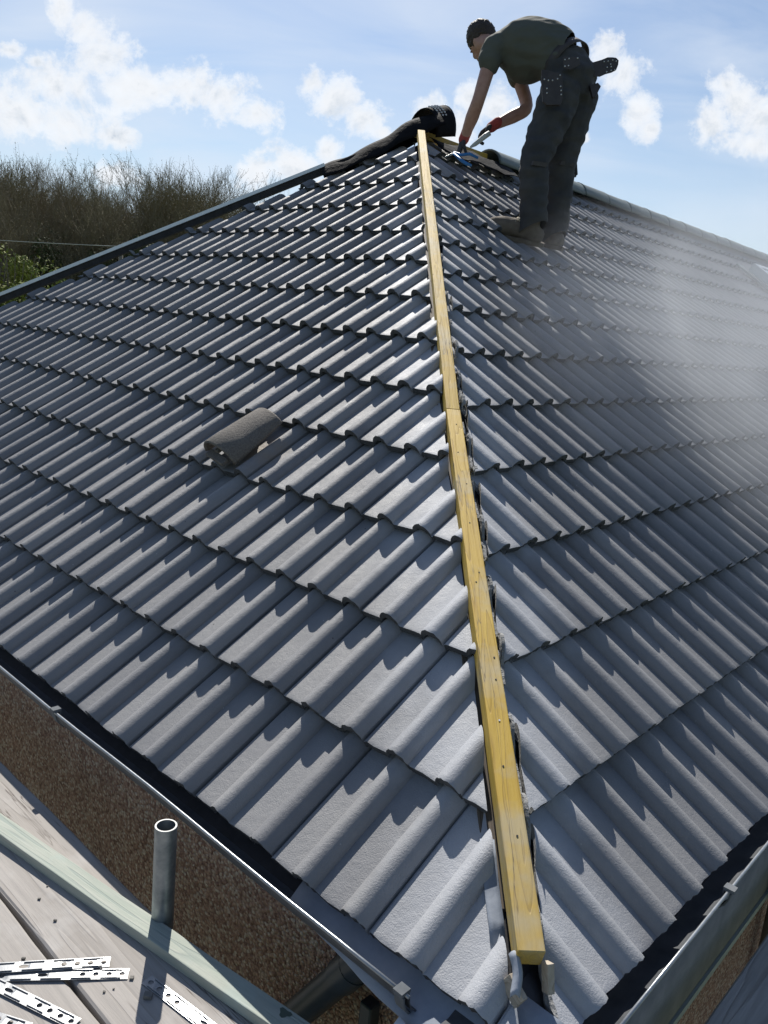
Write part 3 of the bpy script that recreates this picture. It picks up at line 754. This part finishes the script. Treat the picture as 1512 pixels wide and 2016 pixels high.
# grit and mortar crumbs on the boards
M['grit']=noisy('grit',(.09,.085,.08),(.2,.19,.17),80,.9,0,0)
mb=MB()
for i in range(90):
    u=random.uniform(.55,1.7); v=random.uniform(-.85,-.26); s=random.uniform(.0012,.0045)*(1 if random.random()<.85 else 1.8)
    c=UV(u,v,ZB+s*.5+.001); mb.box(c,np.array([s,0,0])+Z*random.uniform(-.3,.3)*s,np.array([0,s*random.uniform(.5,1),0]),Z*s*.6)
o=mb.build('grit',M['grit']); tag(o,'scattered grit and mortar crumbs on the scaffold boards','grit',kind='stuff')
# ------------------------------------------------------------------ person
def conv(name,mb,mat_,parent,voxel,smooth=3,wr=0,wsc=14,keep=None):
    """join overlapping volumes into one continuous skin"""
    me=bpy.data.meshes.new('tmp'); me.from_pydata([tuple(map(float,v)) for v in mb.v],[],mb.f); me.update()
    bm=bmesh.new(); bm.from_mesh(me); bmesh.ops.recalc_face_normals(bm,faces=bm.faces); bm.to_mesh(me); bm.free()
    o=bpy.data.objects.new('tmp',me); col.objects.link(o)
    r=o.modifiers.new('r','REMESH'); r.mode='VOXEL'; r.voxel_size=voxel; r.use_smooth_shade=True
    if smooth:
        s=o.modifiers.new('s','SMOOTH'); s.factor=.6; s.iterations=smooth
    dg=bpy.context.evaluated_depsgraph_get(); ev=o.evaluated_get(dg); nm=bpy.data.meshes.new_from_object(ev)
    bpy.data.objects.remove(o)
    if wr:
        no=[v.normal.copy() for v in nm.vertices]
        for v,n_ in zip(nm.vertices,no):
            p=v.co; w1=mnoise.noise(Vector((p.x*wsc*.7+p.z*4,p.y*wsc*.7,p.z*wsc*1.6))); w2=1-abs(mnoise.noise(Vector((p.x*wsc*.6-p.z*6,p.y*wsc*.8+3,p.z*wsc*1.3))))*2
            v.co=p+n_*wr*(w1+.6*w2)
    nm.materials.clear(); nm.materials.append(mat_); nm.polygons.foreach_set('use_smooth',[True]*len(nm.polygons))
    ob=bpy.data.objects.new(name,nm); col.objects.link(ob); place(ob,parent); return ob
def ell(mb,c,ax,ay,az,n=16,m=10):
    c,ax,ay,az=map(lambda q:np.asarray(q,float),(c,ax,ay,az)); vs=[c-az]; 
    for j in range(1,m):
        th=math.pi*j/m
        for k in range(n):
            a=2*math.pi*k/n; vs.append(c-az*math.cos(th)+math.sin(th)*(ax*math.cos(a)+ay*math.sin(a)))
    vs.append(c+az); fs=[]
    for k in range(n): fs.append((0,1+(k+1)%n,1+k)); 
    for j in range(m-2):
        for k in range(n): a=1+j*n; fs.append((a+k,a+(k+1)%n,a+n+(k+1)%n,a+n+k))
    a=1+(m-2)*n
    for k in range(n): fs.append((a+k,a+(k+1)%n,len(vs)-1))
    mb.add(vs,fs)
def limb(mb,pts,rads,lat=None,n=16):
    """tapered tube; rads = r or (lateral,depth); rounded ends"""
    P=[np.asarray(q,float) for q in pts]; Q=[];RR=[]
    k=6
    for i in range(len(P)-1):
        for s in range(k):
            t_=s/k; Q.append(P[i]*(1-t_)+P[i+1]*t_); a=np.array(rads[i],float)*np.ones(2); b=np.array(rads[i+1],float)*np.ones(2); RR.append(a*(1-t_)+b*t_)
    Q.append(P[-1]); RR.append(np.array(rads[-1],float)*np.ones(2))
    for _ in range(3):
        Q2=[Q[0]]+[(Q[i-1]+2*Q[i]+Q[i+1])/4 for i in range(1,len(Q)-1)]+[Q[-1]]; Q=Q2
    vs=[];fs=[];prev=None
    d0=Q[1]-Q[0]; d0/=np.linalg.norm(d0); d1=Q[-1]-Q[-2]; d1/=np.linalg.norm(d1)
    r0=min(RR[0]);r1=min(RR[-1])
    S=[(Q[0]-d0*r0*.85,RR[0]*.45,d0),(Q[0]-d0*r0*.5,RR[0]*.82,d0)]
    for i,c in enumerate(Q):
        d=Q[min(i+1,len(Q)-1)]-Q[max(i-1,0)]; d/=np.linalg.norm(d); S.append((c,RR[i],d))
    S+=[(Q[-1]+d1*r1*.5,RR[-1]*.82,d1),(Q[-1]+d1*r1*.85,RR[-1]*.45,d1)]
    for (c,r_,d) in S:
        x=np.asarray(lat,float) if lat is not None else (prev if prev is not None else np.cross(d,(0.3,.2,1)))
        x=x-d*(x@d); x/=np.linalg.norm(x); prev=x; y=np.cross(d,x)
        for q in range(n):
            a=2*math.pi*q/n; vs.append(c+x*math.cos(a)*r_[0]+y*math.sin(a)*r_[1])
    for i in range(len(S)-1):
        for q in range(n): fs.append((i*n+q,i*n+(q+1)%n,(i+1)*n+(q+1)%n,(i+1)*n+q))
    fs+=[tuple(range(n))[::-1],tuple(range((len(S)-1)*n,len(S)*n))]
    mb.add(vs,fs)
def A_(*q): return np.array(q,float)
# camera-calibrated world joints of the bending worker
_cr=lambda a:(math.cos(a),math.sin(a))
def rotm():
    ca,sa=_cr(HEAD);cb,sb=_cr(PIT);cc_,sc=_cr(ROLL)
    return np.array([[ca,-sa,0],[sa,ca,0],[0,0,1]])@np.array([[1,0,0],[0,cb,-sb],[0,sb,cb]])@np.array([[cc_,-sc,0],[sc,cc_,0],[0,0,1]])
RM=rotm()
J=dict(ankL=A_(.614,4.279,1.785),kneeL=A_(.580,4.240,2.170),hipL=A_(.700,4.36,2.60),
ankR=A_(.806,4.52,1.795),kneeR=A_(.800,4.49,2.236),hipR=A_(.835,4.50,2.64),
pelv=A_(.770,4.43,2.70),waist=A_(.715,4.47,2.83),mid=A_(.60,4.53,2.90),chest=A_(.46,4.62,2.90),neck=A_(.335,4.73,2.93),headc=A_(.255,4.86,2.995),
shL=A_(.300,4.53,2.86),elL=A_(.234,4.501,2.541),wrL=A_(.180,4.612,2.338),hdL=A_(.165,4.632,2.275),
shR=A_(.480,4.86,2.88),elR=A_(.600,4.745,2.585),wrR=A_(.364,4.690,2.443),hdR=A_(.290,4.685,2.385))
per=empty('person',(.70,4.38,1.72),'person in dark T-shirt and work trousers bending over the roof ridge with gloved hands','person')
lat=J['shR']-J['shL']; lat/=np.linalg.norm(lat)
plat=J['hipR']-J['hipL']; plat/=np.linalg.norm(plat)
# body: one continuous surface (legs, trunk, arms, neck, head)
mb=MB()
limb(mb,[J['pelv'],J['waist'],J['mid'],J['chest'],J['neck']+A_(.03,-.03,-.01)],[(.155,.10),(.14,.10),(.145,.11),(.16,.11),(.12,.08)],lat)
limb(mb,[J['neck'],J['headc']+A_(.0,-.04,-.03)],[.062,.058])
hc=J['headc']; hdir=(A_(-.55,.55,-.62)); hdir/=np.linalg.norm(hdir)     # crown direction? face looks down-forward
face=A_(-.40,.62,-.68); face/=np.linalg.norm(face); crown=A_(-.62,.30,.70); crown-=face*(crown@face); crown/=np.linalg.norm(crown); ear=np.cross(face,crown)
ell(mb,hc,ear*.076,face*.098,crown*.112); ell(mb,hc+face*.045-crown*.055,ear*.058,face*.058,crown*.062)
ell(mb,hc+face*.100-crown*.018,ear*.014,face*.020,crown*.026,10,6); ell(mb,hc+face*.098-crown*.062,ear*.026,face*.010,crown*.010,10,6)
for s in (-1,1): ell(mb,hc+ear*s*.078-crown*.012,ear*.010,face*.020,crown*.032,10,6)
for s,a,b,c in ((1,'shL','elL','wrL'),(2,'shR','elR','wrR')):
    limb(mb,[J[a],J[b],J[b]*.55+J[c]*.45,J[c]],[.050,.041,.043,.029])
    limb(mb,[J['chest']*.5+J[a]*.5,J[a]],[.07,.056])
for h,k,an in (('hipL','kneeL','ankL'),('hipR','kneeR','ankR')):
    limb(mb,[J[h],J[k],J[k]*.6+J[an]*.4,J[an]],[.082,.056,.055,.038])
conv('body',mb,M['skin'],per,.009,3)
# eyes
for s in (-1,1):
    mb=MB(); ell(mb,hc+face*.088+ear*s*.032+crown*.005,ear*.010,face*.006,crown*.006,8,6); mb.build('eye',M['hair'],per,True)
# hair
mb=MB(); ell(mb,hc-face*.012+crown*.018,ear*.081,face*.102,crown*.108); 
hb_=conv('hair',mb,M['hair'],per,.008,0,.006,75)
bm=bmesh.new(); bm.from_mesh(hb_.data)
pl=per.location
bmesh.ops.bisect_plane(bm,geom=bm.verts[:]+bm.edges[:]+bm.faces[:],plane_co=Vector(hc+face*.062+crown*.0),plane_no=Vector(face*.8-crown*.62),clear_outer=True)
bmesh.ops.bisect_plane(bm,geom=bm.verts[:]+bm.edges[:]+bm.faces[:],plane_co=Vector(hc-crown*.075),plane_no=Vector(-crown+face*.2),clear_outer=True)
bm.to_mesh(hb_.data); bm.free()
# T-shirt
mb=MB()
limb(mb,[J['waist']+A_(.015,-.02,-.035),J['mid']+A_(0,0,-.01),J['chest']+A_(0,0,-.01),J['neck']+A_(.045,-.04,-.012)],[(.165,.150),(.180,.165),(.195,.165),(.130,.095)],lat)
ell(mb,J['mid']*.5+J['chest']*.5+A_(0,0,-.09),lat*.15,A_(.14,-.07,0),A_(0,0,.12))
for a,b in (('shL','elL'),('shR','elR')):
    limb(mb,[J['chest']*.5+J[a]*.5,J[a],J[a]*.70+J[b]*.30],[.085,.074,.068])
sh=conv('t_shirt',mb,M['shirt'],per,.009,3,.011,11)
# open the shirt hem and sleeve ends by cutting planes
def cutaway(ob,co,no):
    bm=bmesh.new(); bm.from_mesh(ob.data); bmesh.ops.bisect_plane(bm,geom=bm.verts[:]+bm.edges[:]+bm.faces[:],plane_co=Vector(co),plane_no=Vector(no),clear_outer=True); bm.to_mesh(ob.data); bm.free()
ax_=J['waist']-J['mid']; ax_/=np.linalg.norm(ax_)
hemn=ax_+Z*.35; hemn/=np.linalg.norm(hemn); cutaway(sh,J['waist']+A_(.02,-.02,-.01)+ax_*.022,hemn)
# trousers
mb=MB()
limb(mb,[J['pelv']*.35+J['waist']*.65+A_(.01,-.015,-.01),J['pelv'],J['pelv']*.45+(J['hipL']+J['hipR'])*.275],[(.172,.130),(.188,.160),(.178,.152)],plat)
for s_,h,k,an,wob in ((-1,'hipL','kneeL','ankL',.0),(1,'hipR','kneeR','ankR',.0)):
    limb(mb,[J[h]+A_(.01,-.01,-.01),J[h]*.5+J[k]*.5+A_(.015,0,0),J[k]+A_(0,0,0),J[k]*.5+J[an]*.5+A_(.012,-.008,0),J[an]+A_(.012,-.005,-.01)],[.126,.112,.088,.082,.084])
tr=conv('trousers',mb,M['trouser'],per,.009,2,.012,12)
cutaway(tr,J['ankL']*.5+J['ankR']*.5-Z*.03,-Z-nR*.6)
# knee pad panels
for k,h,an in (('kneeL','hipL','ankL'),('kneeR','hipR','ankR')):
    mb=MB(); c=J[k]+A_(.02,-.085,-.03); mb.box(c,A_(.045,.012,0),A_(.004,-.006,0),A_(.003,0,.012)); mb.build('knee_seam',M['leather'],per)
# belt and leather pouches
wc=J['pelv']*.3+J['waist']*.7; ex=plat; ey=np.cross(ax_,plat); ey/=np.linalg.norm(ey)
vs=[];n=40
for k in range(n):
    a=2*math.pi*k/n
    for (r_,l) in ((.0,-.025),(.006,-.025),(.006,.028),(.0,.028)):
        vs.append(wc+ax_*(l+.02)+ex*math.cos(a)*(.176+r_)+ey*math.sin(a)*(.146+r_))
fs=[((k*4+q),(k*4+(q+1)%4),(((k+1)%n)*4+(q+1)%4),(((k+1)%n)*4+q)) for k in range(n) for q in range(4)]
belt=mk('tool_belt',vs,fs,M['leather'],per,True)
cx=RM[:,0]; cy=RM[:,1]; cz=RM[:,2]      # directions used only to orient the flap the way it hangs out behind him
def pix(x,y,D): return CAM+D*(RM@np.array([(x-756)/FPX,-(y-1008)/FPX,-1.]))
def plate(name,outline,D,th,mat_,parent,studs=(),dn=None):
    pts=[pix(x,y,D) for x,y in outline]; nrm=np.cross(pts[1]-pts[0],pts[2]-pts[0]); nrm/=np.linalg.norm(nrm)
    n=len(pts); vs=[q+nrm*th/2 for q in pts]+[q-nrm*th/2 for q in pts]
    fs=[tuple(range(n)),tuple(range(n,2*n))[::-1]]+[(i,n+i,n+(i+1)%n,(i+1)%n) for i in range(n)]
    o=mk(name,vs,fs,mat_,parent); m_=o.modifiers.new('b','BEVEL'); m_.width=.002; m_.segments=2
    if studs:
        for x,y in studs:
            mb=MB(); c=pix(x,y,D-.0); mb.tube([c-nrm*(th/2+.003),c+nrm*(th/2+.003)],.0042,8); mb.build('rivet',M['stud'],o,True)
    return o
plate('pouch_flap',[(1150,128),(1170,122),(1184,118),(1196,113),(1206,113),(1213,114),(1218,119),(1217,128),(1213,138),(1204,143),(1192,146),(1181,151),(1160,150)],4.99,.006,M['leather'],per,[(1189,122),(1197,121),(1206,119),(1213,121),(1202,127),(1195,133),(1203,132),(1194,142),(1203,139),(1210,138)])
plate('side_pouch',[(1066,138),(1084,142),(1106,146),(1108,170),(1106,200),(1102,208),(1076,208),(1068,200),(1066,170)],4.815,.02,M['leather'],per,[(1071,158),(1079,160),(1087,160),(1097,157),(1103,172),(1104,180),(1104,188),(1076,176),(1076,185),(1102,150)])
plate('belt_tab',[(1108,112),(1140,112),(1142,128),(1122,138),(1110,134)],4.835,.006,M['leather'],per,[(1112,118),(1120,116),(1137,115),(1112,131),(1119,130)])
plate('hip_pouch',[(1176,165),(1182,172),(1178,180),(1172,192),(1166,194),(1160,170)],4.98,.03,M['leather'],per)
# tool hanging behind the far leg
hh=empty('hanging_hammer',pix(1126,180,5.25),'black handled tool hanging from the worker\'s belt behind his far leg','hand tool')
mb=MB(); mb.tube([pix(1138,200,5.32),pix(1131,260,5.36),pix(1131,318,5.36),pix(1132,344,5.36)],[.014,.014,.016,.018],10); mb.build('handle',M['glove'],hh,True)
mb=MB(); mb.box(pix(1126,346,5.36),cx*.028,cy*.008,cz*.010); mb.build('end_stop',M['glove'],hh,bevel=.003)
# boots
for an,tx,lb in (('ankL',A_(-.28,.02,.045),0),('ankR',A_(-.20,.18,.05),1)):
    a=J[an]; d=tx/np.linalg.norm(tx); s_=np.cross(d,enR); s_/=np.linalg.norm(s_); up=np.cross(s_,d)
    sole=a-enR*.0
    hl=a-d*.055-up*.075; toe=a+d*.235-up*.062
    mb=MB(); limb(mb,[a+Z*.07,a+Z*.01,hl+up*.046+d*.02],[.060,.058,.052]); limb(mb,[hl+up*.046+d*.0,a+d*.07-up*.014,toe+up*.036-d*.05,toe+up*.028-d*.015],[(.048,.052),(.050,.056),(.060,.056),(.055,.050)],s_)
    bt=conv('boot',mb,M['boot'],per,.007,2,.002,30)
    n=18; vs=[]
    for k in range(n):
        t_=2*math.pi*k/n; x=math.cos(t_); y=math.sin(t_); l=.09+.158*x; wd=(.045 if x>0 else .036)*(1-.25*max(0,-x-.5)); 
        for z_ in (-.014,.012): vs.append(hl+d*(l+.005)+s_*y*wd*1.22+up*(z_+(.016*max(0,x-.6) if z_<0 else .008*max(0,x-.6))))
    fs=[(k*2,((k+1)%n)*2,((k+1)%n)*2+1,k*2+1) for k in range(n)]+[tuple(2*k for k in range(n))[::-1],tuple(2*k+1 for k in range(n))]
    mk('sole',vs,fs,M['sole'],bt)
    mb=MB()
    for q in range(6):
        c=a+d*(.060+.024*q)+up*(.046-.010*q); mb.tube([c-s_*.030-d*.008,c+up*.010,c+s_*.030+d*.008],.0048,6); 
    for sgn in (-1,1): mb.tube([a+d*.055+up*.045,a+d*.075+up*.062+s_*sgn*.02,a+d*.09+up*.04+s_*sgn*.035,a+d*.06+up*.03],.0035,6)
    mb.build('laces',M['lace'],bt,True)
# gloved hands
def hand(wr,c,axis,palmn,thumbdir,curl,nm):
    axis=axis/np.linalg.norm(axis); palmn=palmn-axis*(palmn@axis); palmn/=np.linalg.norm(palmn); side=np.cross(axis,palmn)
    if side@thumbdir<0: side=-side
    mb=MB()
    limb(mb,[wr,wr+axis*.05,wr+axis*.085],[(.030,.026),(.042,.019),(.043,.016)],side)
    for q,(off,ln) in enumerate(((.030,.070),(.010,.080),(-.011,.074),(-.031,.058))):
        b=wr+axis*.082+side*off; cu=curl*(1+.12*q); 
        p1=b+(axis*math.cos(cu*.5)+palmn*math.sin(cu*.5))*ln*.45; p2=p1+(axis*math.cos(cu*1.3)+palmn*math.sin(cu*1.3))*ln*.33; p3=p2+(axis*math.cos(cu*2.1)+palmn*math.sin(cu*2.1))*ln*.26
        limb(mb,[b-axis*.02,b,p1,p2,p3],[.0105,.0108,.0100,.0092,.0080],None,10)
    b=wr+axis*.022+side*.032; p1=b+(side*.7+axis*.6+palmn*.25)*.036; p2=p1+(axis*.75+side*.2+palmn*.6)*.03; p3=p2+(axis*.7+palmn*.7)*.022
    limb(mb,[b-side*.012,b,p1,p2,p3],[.014,.014,.0115,.0105,.009],None,10)
    g_=conv(nm,mb,M['glove'],per,.0042,1)
    mb=MB(); limb(mb,[wr-axis*.045,wr-axis*.02,wr+axis*.012],[.035,.034,.034]); conv('glove_cuff',mb,M['cuff'],g_,.006,1)
    return side
wl=J['wrL']; wr_=J['wrR']
hand(wl,None,J['hdL']-wl+A_(-.01,0,-.02),A_(.9,.1,-.1),A_(.3,-.9,0),.55,'glove')
hand(wr_,None,J['hdR']-wr_+A_(-.02,0,-.02),A_(-.2,-.2,-.9),A_(-.4,-.6,-.3),.75,'glove')
# things in the hands
sn=empty('snips',pix(905,305,5.30),'blue handled cutting snips held by the worker over the tiles','snips')
mb=MB(); mb.tube([pix(893,300,5.30),pix(908,305,5.27),pix(925,303,5.25),pix(941,311,5.23)],[.008,.010,.010,.008],8); mb.tube([pix(893,302,5.28),pix(906,314,5.23),pix(918,322,5.20),pix(928,326,5.18)],[.008,.011,.011,.008],8); mb.build('handles',M['blue'],sn,True)
mb=MB(); mb.beam(pix(897,301,5.29),pix(884,306,5.29),.022,.012); mb.beam(pix(888,304,5.29),pix(876,309,5.29),.014,.008); mb.build('jaws',M['steel'],sn,bevel=.002)
pk=empty('sealant_tube',pix(945,272,5.28),'pale grey tube of fixings gripped in the worker\'s right glove','tube')
mb=MB(); mb.tube([pix(964,262,5.27),pix(955,268,5.27),pix(935,284,5.27),pix(926,290,5.27)],[.016,.017,.014,.006],12); mb.build('tube_body',M['palegrey'],pk,True)
# ------------------------------------------------------------------ trees
def tree_proto(seed,height,spread,leafy,nlev=4,twigs=1.):
    rg=random.Random(seed); tv=MB(); cvv=MB(); buds=MB()
    def prism(mb,a,b,ra,rb,n=3):
        d=b-a; L=np.linalg.norm(d)
        if L<1e-6: return
        d/=L; x=np.cross(d,(.31,.2,.9)); x/=np.linalg.norm(x); y=np.cross(d,x); vs=[]
        for c,r_ in ((a,ra),(b,rb)):
            for k in range(n):
                an=2*math.pi*k/n; vs.append(c+r_*(x*math.cos(an)+y*math.sin(an)))
        mb.add(vs,[(k,(k+1)%n,n+(k+1)%n,n+k) for k in range(n)])
    def grow(p,d,L,r,lev):
        nseg=4 if lev<2 else 3; pts=[p]; q=p.copy(); dd=d.copy()
        for i in range(nseg):
            dd=dd+np.array([rg.gauss(0,.10),rg.gauss(0,.10),rg.gauss(0,.06)+.07]); dd/=np.linalg.norm(dd); q=q+dd*L/nseg; pts.append(q.copy())
        for i in range(nseg):
            ra=r*(1-.62*i/nseg); rb=r*(1-.62*(i+1)/nseg); prism(tv if lev<2 else cvv,pts[i],pts[i+1],ra,rb,6 if lev==0 else (4 if lev==1 else 3))
        if lev>=nlev: 
            if leafy>0:
                for pp in pts[1:]:
                    for _ in range(leafy):
                        c=pp+np.array([rg.gauss(0,.05) for _ in range(3)]); s=rg.uniform(.02,.05); a=np.array([rg.gauss(0,1) for _ in range(3)]); a/=np.linalg.norm(a); b=np.cross(a,(.3,.5,.8)); b/=np.linalg.norm(b)
                        buds.add([c-a*s,c-b*s*.6,c+a*s,c+b*s*.6],[(0,1,2,3)])
            return
        nb={0:10,1:7,2:6,3:4}[lev]; nb=int(nb*(twigs if lev>1 else 1)+.5)
        for i in range(nb):
            t_=rg.uniform(.28 if lev==0 else .15,1); k=min(int(t_*nseg),nseg-1); c=pts[k]+(pts[k+1]-pts[k])*(t_*nseg-k)
            dk=pts[k+1]-pts[k]; dk/=np.linalg.norm(dk); an=rg.uniform(0,2*math.pi); x=np.cross(dk,(.3,.1,.9)); x/=np.linalg.norm(x); y=np.cross(dk,x)
            ang=R(rg.uniform(22,50)); nd=dk*math.cos(ang)+(x*math.cos(an)+y*math.sin(an))*math.sin(ang); nd[2]+=.20; nd/=np.linalg.norm(nd)
            grow(c,nd,L*rg.uniform(.45,.68)*(spread if lev==0 else 1),max(r*(1-.6*t_)*.55,.011),lev+1)
    for s in range(rg.choice((1,2,2,3))):
        a0=rg.uniform(0,6.28); grow(np.array([.3*math.cos(a0),.3*math.sin(a0),0.]),np.array([.10*math.cos(a0),.10*math.sin(a0),1.]),height*.66,.17,0)
    return tv,cvv,buds
def raw(name,mb,mat_):
    me=bpy.data.meshes.new(name); me.from_pydata(mb.v,[],mb.f); me.materials.append(mat_); me.update(); return me
protos=[]
for s,(h,sp_,lf) in enumerate(((14,1.,0),(13.6,.9,1),(14.2,1.1,1),(12.5,1.,2),(13.5,.85,1))):
    tv,cv_,bd=tree_proto(100+s,h,sp_,lf)
    zs=max(max(v[2] for v in cv_.v),1); 
    tm=raw('trunk',tv,M['bark']); cm=raw('crown',cv_,M['twig']); bmh=raw('buds',bd,M['bud']) if lf else None
    protos.append((tm,cm,bmh,zs))
def ground_pt(px_,D,z=-2.75):
    d=RM@np.array([(px_-756)/FPX,-(450-1008)/FPX,-1.]); h=math.hypot(d[0],d[1]); return np.array([CAM[0]+d[0]/h*D,CAM[1]+d[1]/h*D,z])
rg=random.Random(5)
prof_t=[(-400,.15),(-100,.15),(0,.158),(60,.155),(110,.142),(190,.143),(235,.125),(275,.155),(330,.160),(370,.150),(400,.165),(450,.158),(500,.148),(540,.135),(640,.115)]
def top_at(x):
    for (a,ya),(b,yb) in zip(prof_t,prof_t[1:]):
        if a<=x<=b: return ya+(yb-ya)*(x-a)/(b-a)
    return .12
k=0
def add_tree(x,D,hf,lab):
    global k
    pi=rg.randrange(5); tm,cm,bh,zs=protos[pi]; base=ground_pt(x,D); Hh=(1.12+top_at(x)*D*hf)+2.75; sc=Hh/zs
    lf=' with olive spring buds' if bh else ' without leaves'
    e=empty('bare_tree',base,lab+lf,'tree','bare trees in the woodland beyond the roof'); e.rotation_euler=(0,0,rg.uniform(0,6.28)); e.scale=(sc*rg.uniform(.9,1.05),sc*rg.uniform(.9,1.05),sc)
    for nm,me in (('trunk',tm),('crown',cm),('buds',bh)):
        if me is None: continue
        o=bpy.data.objects.new(nm,me); col.objects.link(o); o.parent=e
    k+=1
x=-220
while x<600:
    add_tree(x+rg.uniform(-8,8),rg.uniform(54,60),rg.uniform(.93,1.03),'tall multi-stemmed tree in the front of the woodland'); x+=34
x=-230
while x<620:
    add_tree(x+rg.uniform(-8,8),rg.uniform(64,72),rg.uniform(.80,.98),'tree in the second rank of the woodland'); x+=36
x=-230
while x<600:
    add_tree(x+rg.uniform(-8,8),rg.uniform(48,52),rg.uniform(.55,.78),'shorter tree at the near edge of the woodland'); x+=46
x=-240
while x<600:
    add_tree(x+rg.uniform(-8,8),rg.uniform(78,90),rg.uniform(.70,.84),'tree deep inside the woodland'); x+=38
# bushes
def bush_mesh(seed,n,rx,rz,ls,mat_):
    rg2=random.Random(seed); mb=MB()
    cl=[(np.array([rg2.gauss(0,rx*.45),rg2.gauss(0,rx*.45),rg2.uniform(.2,1)*rz]),rg2.uniform(.25,.5)*rx) for _ in range(16)]
    for i in range(n):
        c,r_=rg2.choice(cl); d=np.array([rg2.gauss(0,1) for _ in range(3)]); d/=np.linalg.norm(d); p=c+d*r_*rg2.uniform(.6,1.05)
        p[2]=max(p[2],.05); s=ls*rg2.uniform(.6,1.3); a=np.array([rg2.gauss(0,1) for _ in range(3)]); a/=np.linalg.norm(a); b=np.cross(a,d); b/=max(np.linalg.norm(b),.1)
        mb.add([p-a*s,p-b*s*.55,p+a*s,p+b*s*.55],[(0,1,2,3)])
    return raw('foliage',mb,mat_)
def stems(seed,rx,rz):
    rg2=random.Random(seed); mb=MB()
    for i in range(14):
        a=rg2.uniform(0,6.28); r_=rx*rg2.uniform(.2,.8); mb.tube([(0.05*math.cos(a),.05*math.sin(a),0),(r_*.4*math.cos(a),r_*.4*math.sin(a),rz*.45),(r_*math.cos(a),r_*math.sin(a),rz*.95)],[.05,.035,.012],5)
    return raw('stems',mb,M['bark'])
bd=[bush_mesh(3,11000,2.6,5.6,.085,M['ivy']),bush_mesh(4,11000,3.0,4.8,.085,M['ivy'])]; by=[bush_mesh(5,8000,2.0,3.4,.065,M['bushleaf']),bush_mesh(6,8000,1.7,3.0,.065,M['bushleaf'])]
st_=stems(9,2.,4.)
def add_bush(x,D,me,lab,cat,grp,sc):
    e=empty('bush',ground_pt(x,D),lab,cat,grp); e.rotation_euler=(0,0,rg.uniform(0,6.28)); e.scale=(sc,sc,sc*rg.uniform(.85,1.15))
    for nm,m_ in (('foliage',me),('stems',st_)):
        o=bpy.data.objects.new(nm,m_); col.objects.link(o); o.parent=e
x=-240
while x<590:
    add_bush(x+rg.uniform(-10,10),rg.uniform(50,58),rg.choice(bd),'dark ivy clad thicket filling the woodland floor','bush','dark thickets under the bare trees',rg.uniform(.8,1.2)); x+=36
for x,D,s in ((-60,44,1.5),(-20,42,1.35),(22,43,1.3),(62,42,1.2),(100,43,1.0),(140,44,.9)):
    add_bush(x,D,rg.choice(by),'yellow green leafy bush at the foot of the woodland','bush','yellow green bushes in front of the trees',s)
# overhead cable
e=empty('overhead_cable',(-13,30,2.9),'thin pale overhead cable crossing in front of the trees','cable')
mb=MB(); pts=[]
for i in range(15):
    s=i/14; q=np.array([-26.,31.4,2.9])*(1-s)+np.array([-9.3,30.4,3.03])*s; pts.append(q-Z*.7*s*(1-s))
mb.tube(pts,.012,6); mb.build('wire',M['cable'],e,True)
mb=MB(); mb.tube([(-9.3,30.4,3.08),(-9.3,30.4,-2.7)],.08,8); mb.build('post',M['bark'],e,True)
# ------------------------------------------------------------------ drifting cutting dust over the right slope
DUST=True
if DUST:
    bm=bmesh.new(); bmesh.ops.create_icosphere(bm,subdivisions=4,radius=1)
    cD=pix(1530,720,3.9); ex_,ey_,ez_=1.6,1.3,1.0
    for v in bm.verts:
        v.co=Vector((v.co.x*ex_,v.co.y*ey_*1.3,v.co.z*ez_))+Vector(cD)
    m=bpy.data.materials.new('cutting_dust'); m.use_nodes=True; t=NT(m.node_tree); t.N.remove(t.N['Principled BSDF'])
    pv=t.n('ShaderNodeVolumePrincipled'); pv.inputs['Color'].default_value=(.80,.84,.90,1); pv.inputs['Anisotropy'].default_value=.35
    pos=t.n('ShaderNodeNewGeometry').outputs['Position']
    d=t.vmath('MULTIPLY',t.vmath('SUBTRACT',pos,tuple(cD)).outputs[0],(1/ex_,1/(ey_*1.3),1/ez_)); l_=t.vmath('LENGTH',d.outputs[0]).outputs['Value']
    f=t.ramp(l_,[(0.,1.),(.5,.55),(.98,0.)],'EASE'); nn=t.ramp(t.noise(pos,1.7,5,.6,.8),[(.32,.18),(.68,1.)])
    t.l(t.math('MULTIPLY',t.math('MULTIPLY',f,nn),.8),pv.inputs['Density'])
    t.l(pv.outputs[0],t.N['Material Output'].inputs['Volume'])
    o=from_bm('dust_cloud',bm,m); tag(o,'pale cutting dust drifting over the right roof slope','dust',kind='stuff')
# ------------------------------------------------------------------ camera and render
cam=bpy.data.cameras.new('camera'); co=bpy.data.objects.new('camera',cam); col.objects.link(co); scene.camera=co
cam.sensor_fit='VERTICAL'; cam.sensor_height=24; cam.lens=24*FPX/2016; cam.clip_start=.05; cam.clip_end=3000
mtx=Matrix([list(RM[0])+[CAM[0]],list(RM[1])+[CAM[1]],list(RM[2])+[CAM[2]],[0,0,0,1]]); co.matrix_world=mtx
scene.view_settings.view_transform='Standard'; scene.view_settings.look='None'; scene.view_settings.exposure=.4; scene.view_settings.gamma=1
scene.render.resolution_x=768; scene.render.resolution_y=1024
try: scene.cycles.volume_step_rate=2; scene.cycles.volume_max_steps=64
except Exception: pass
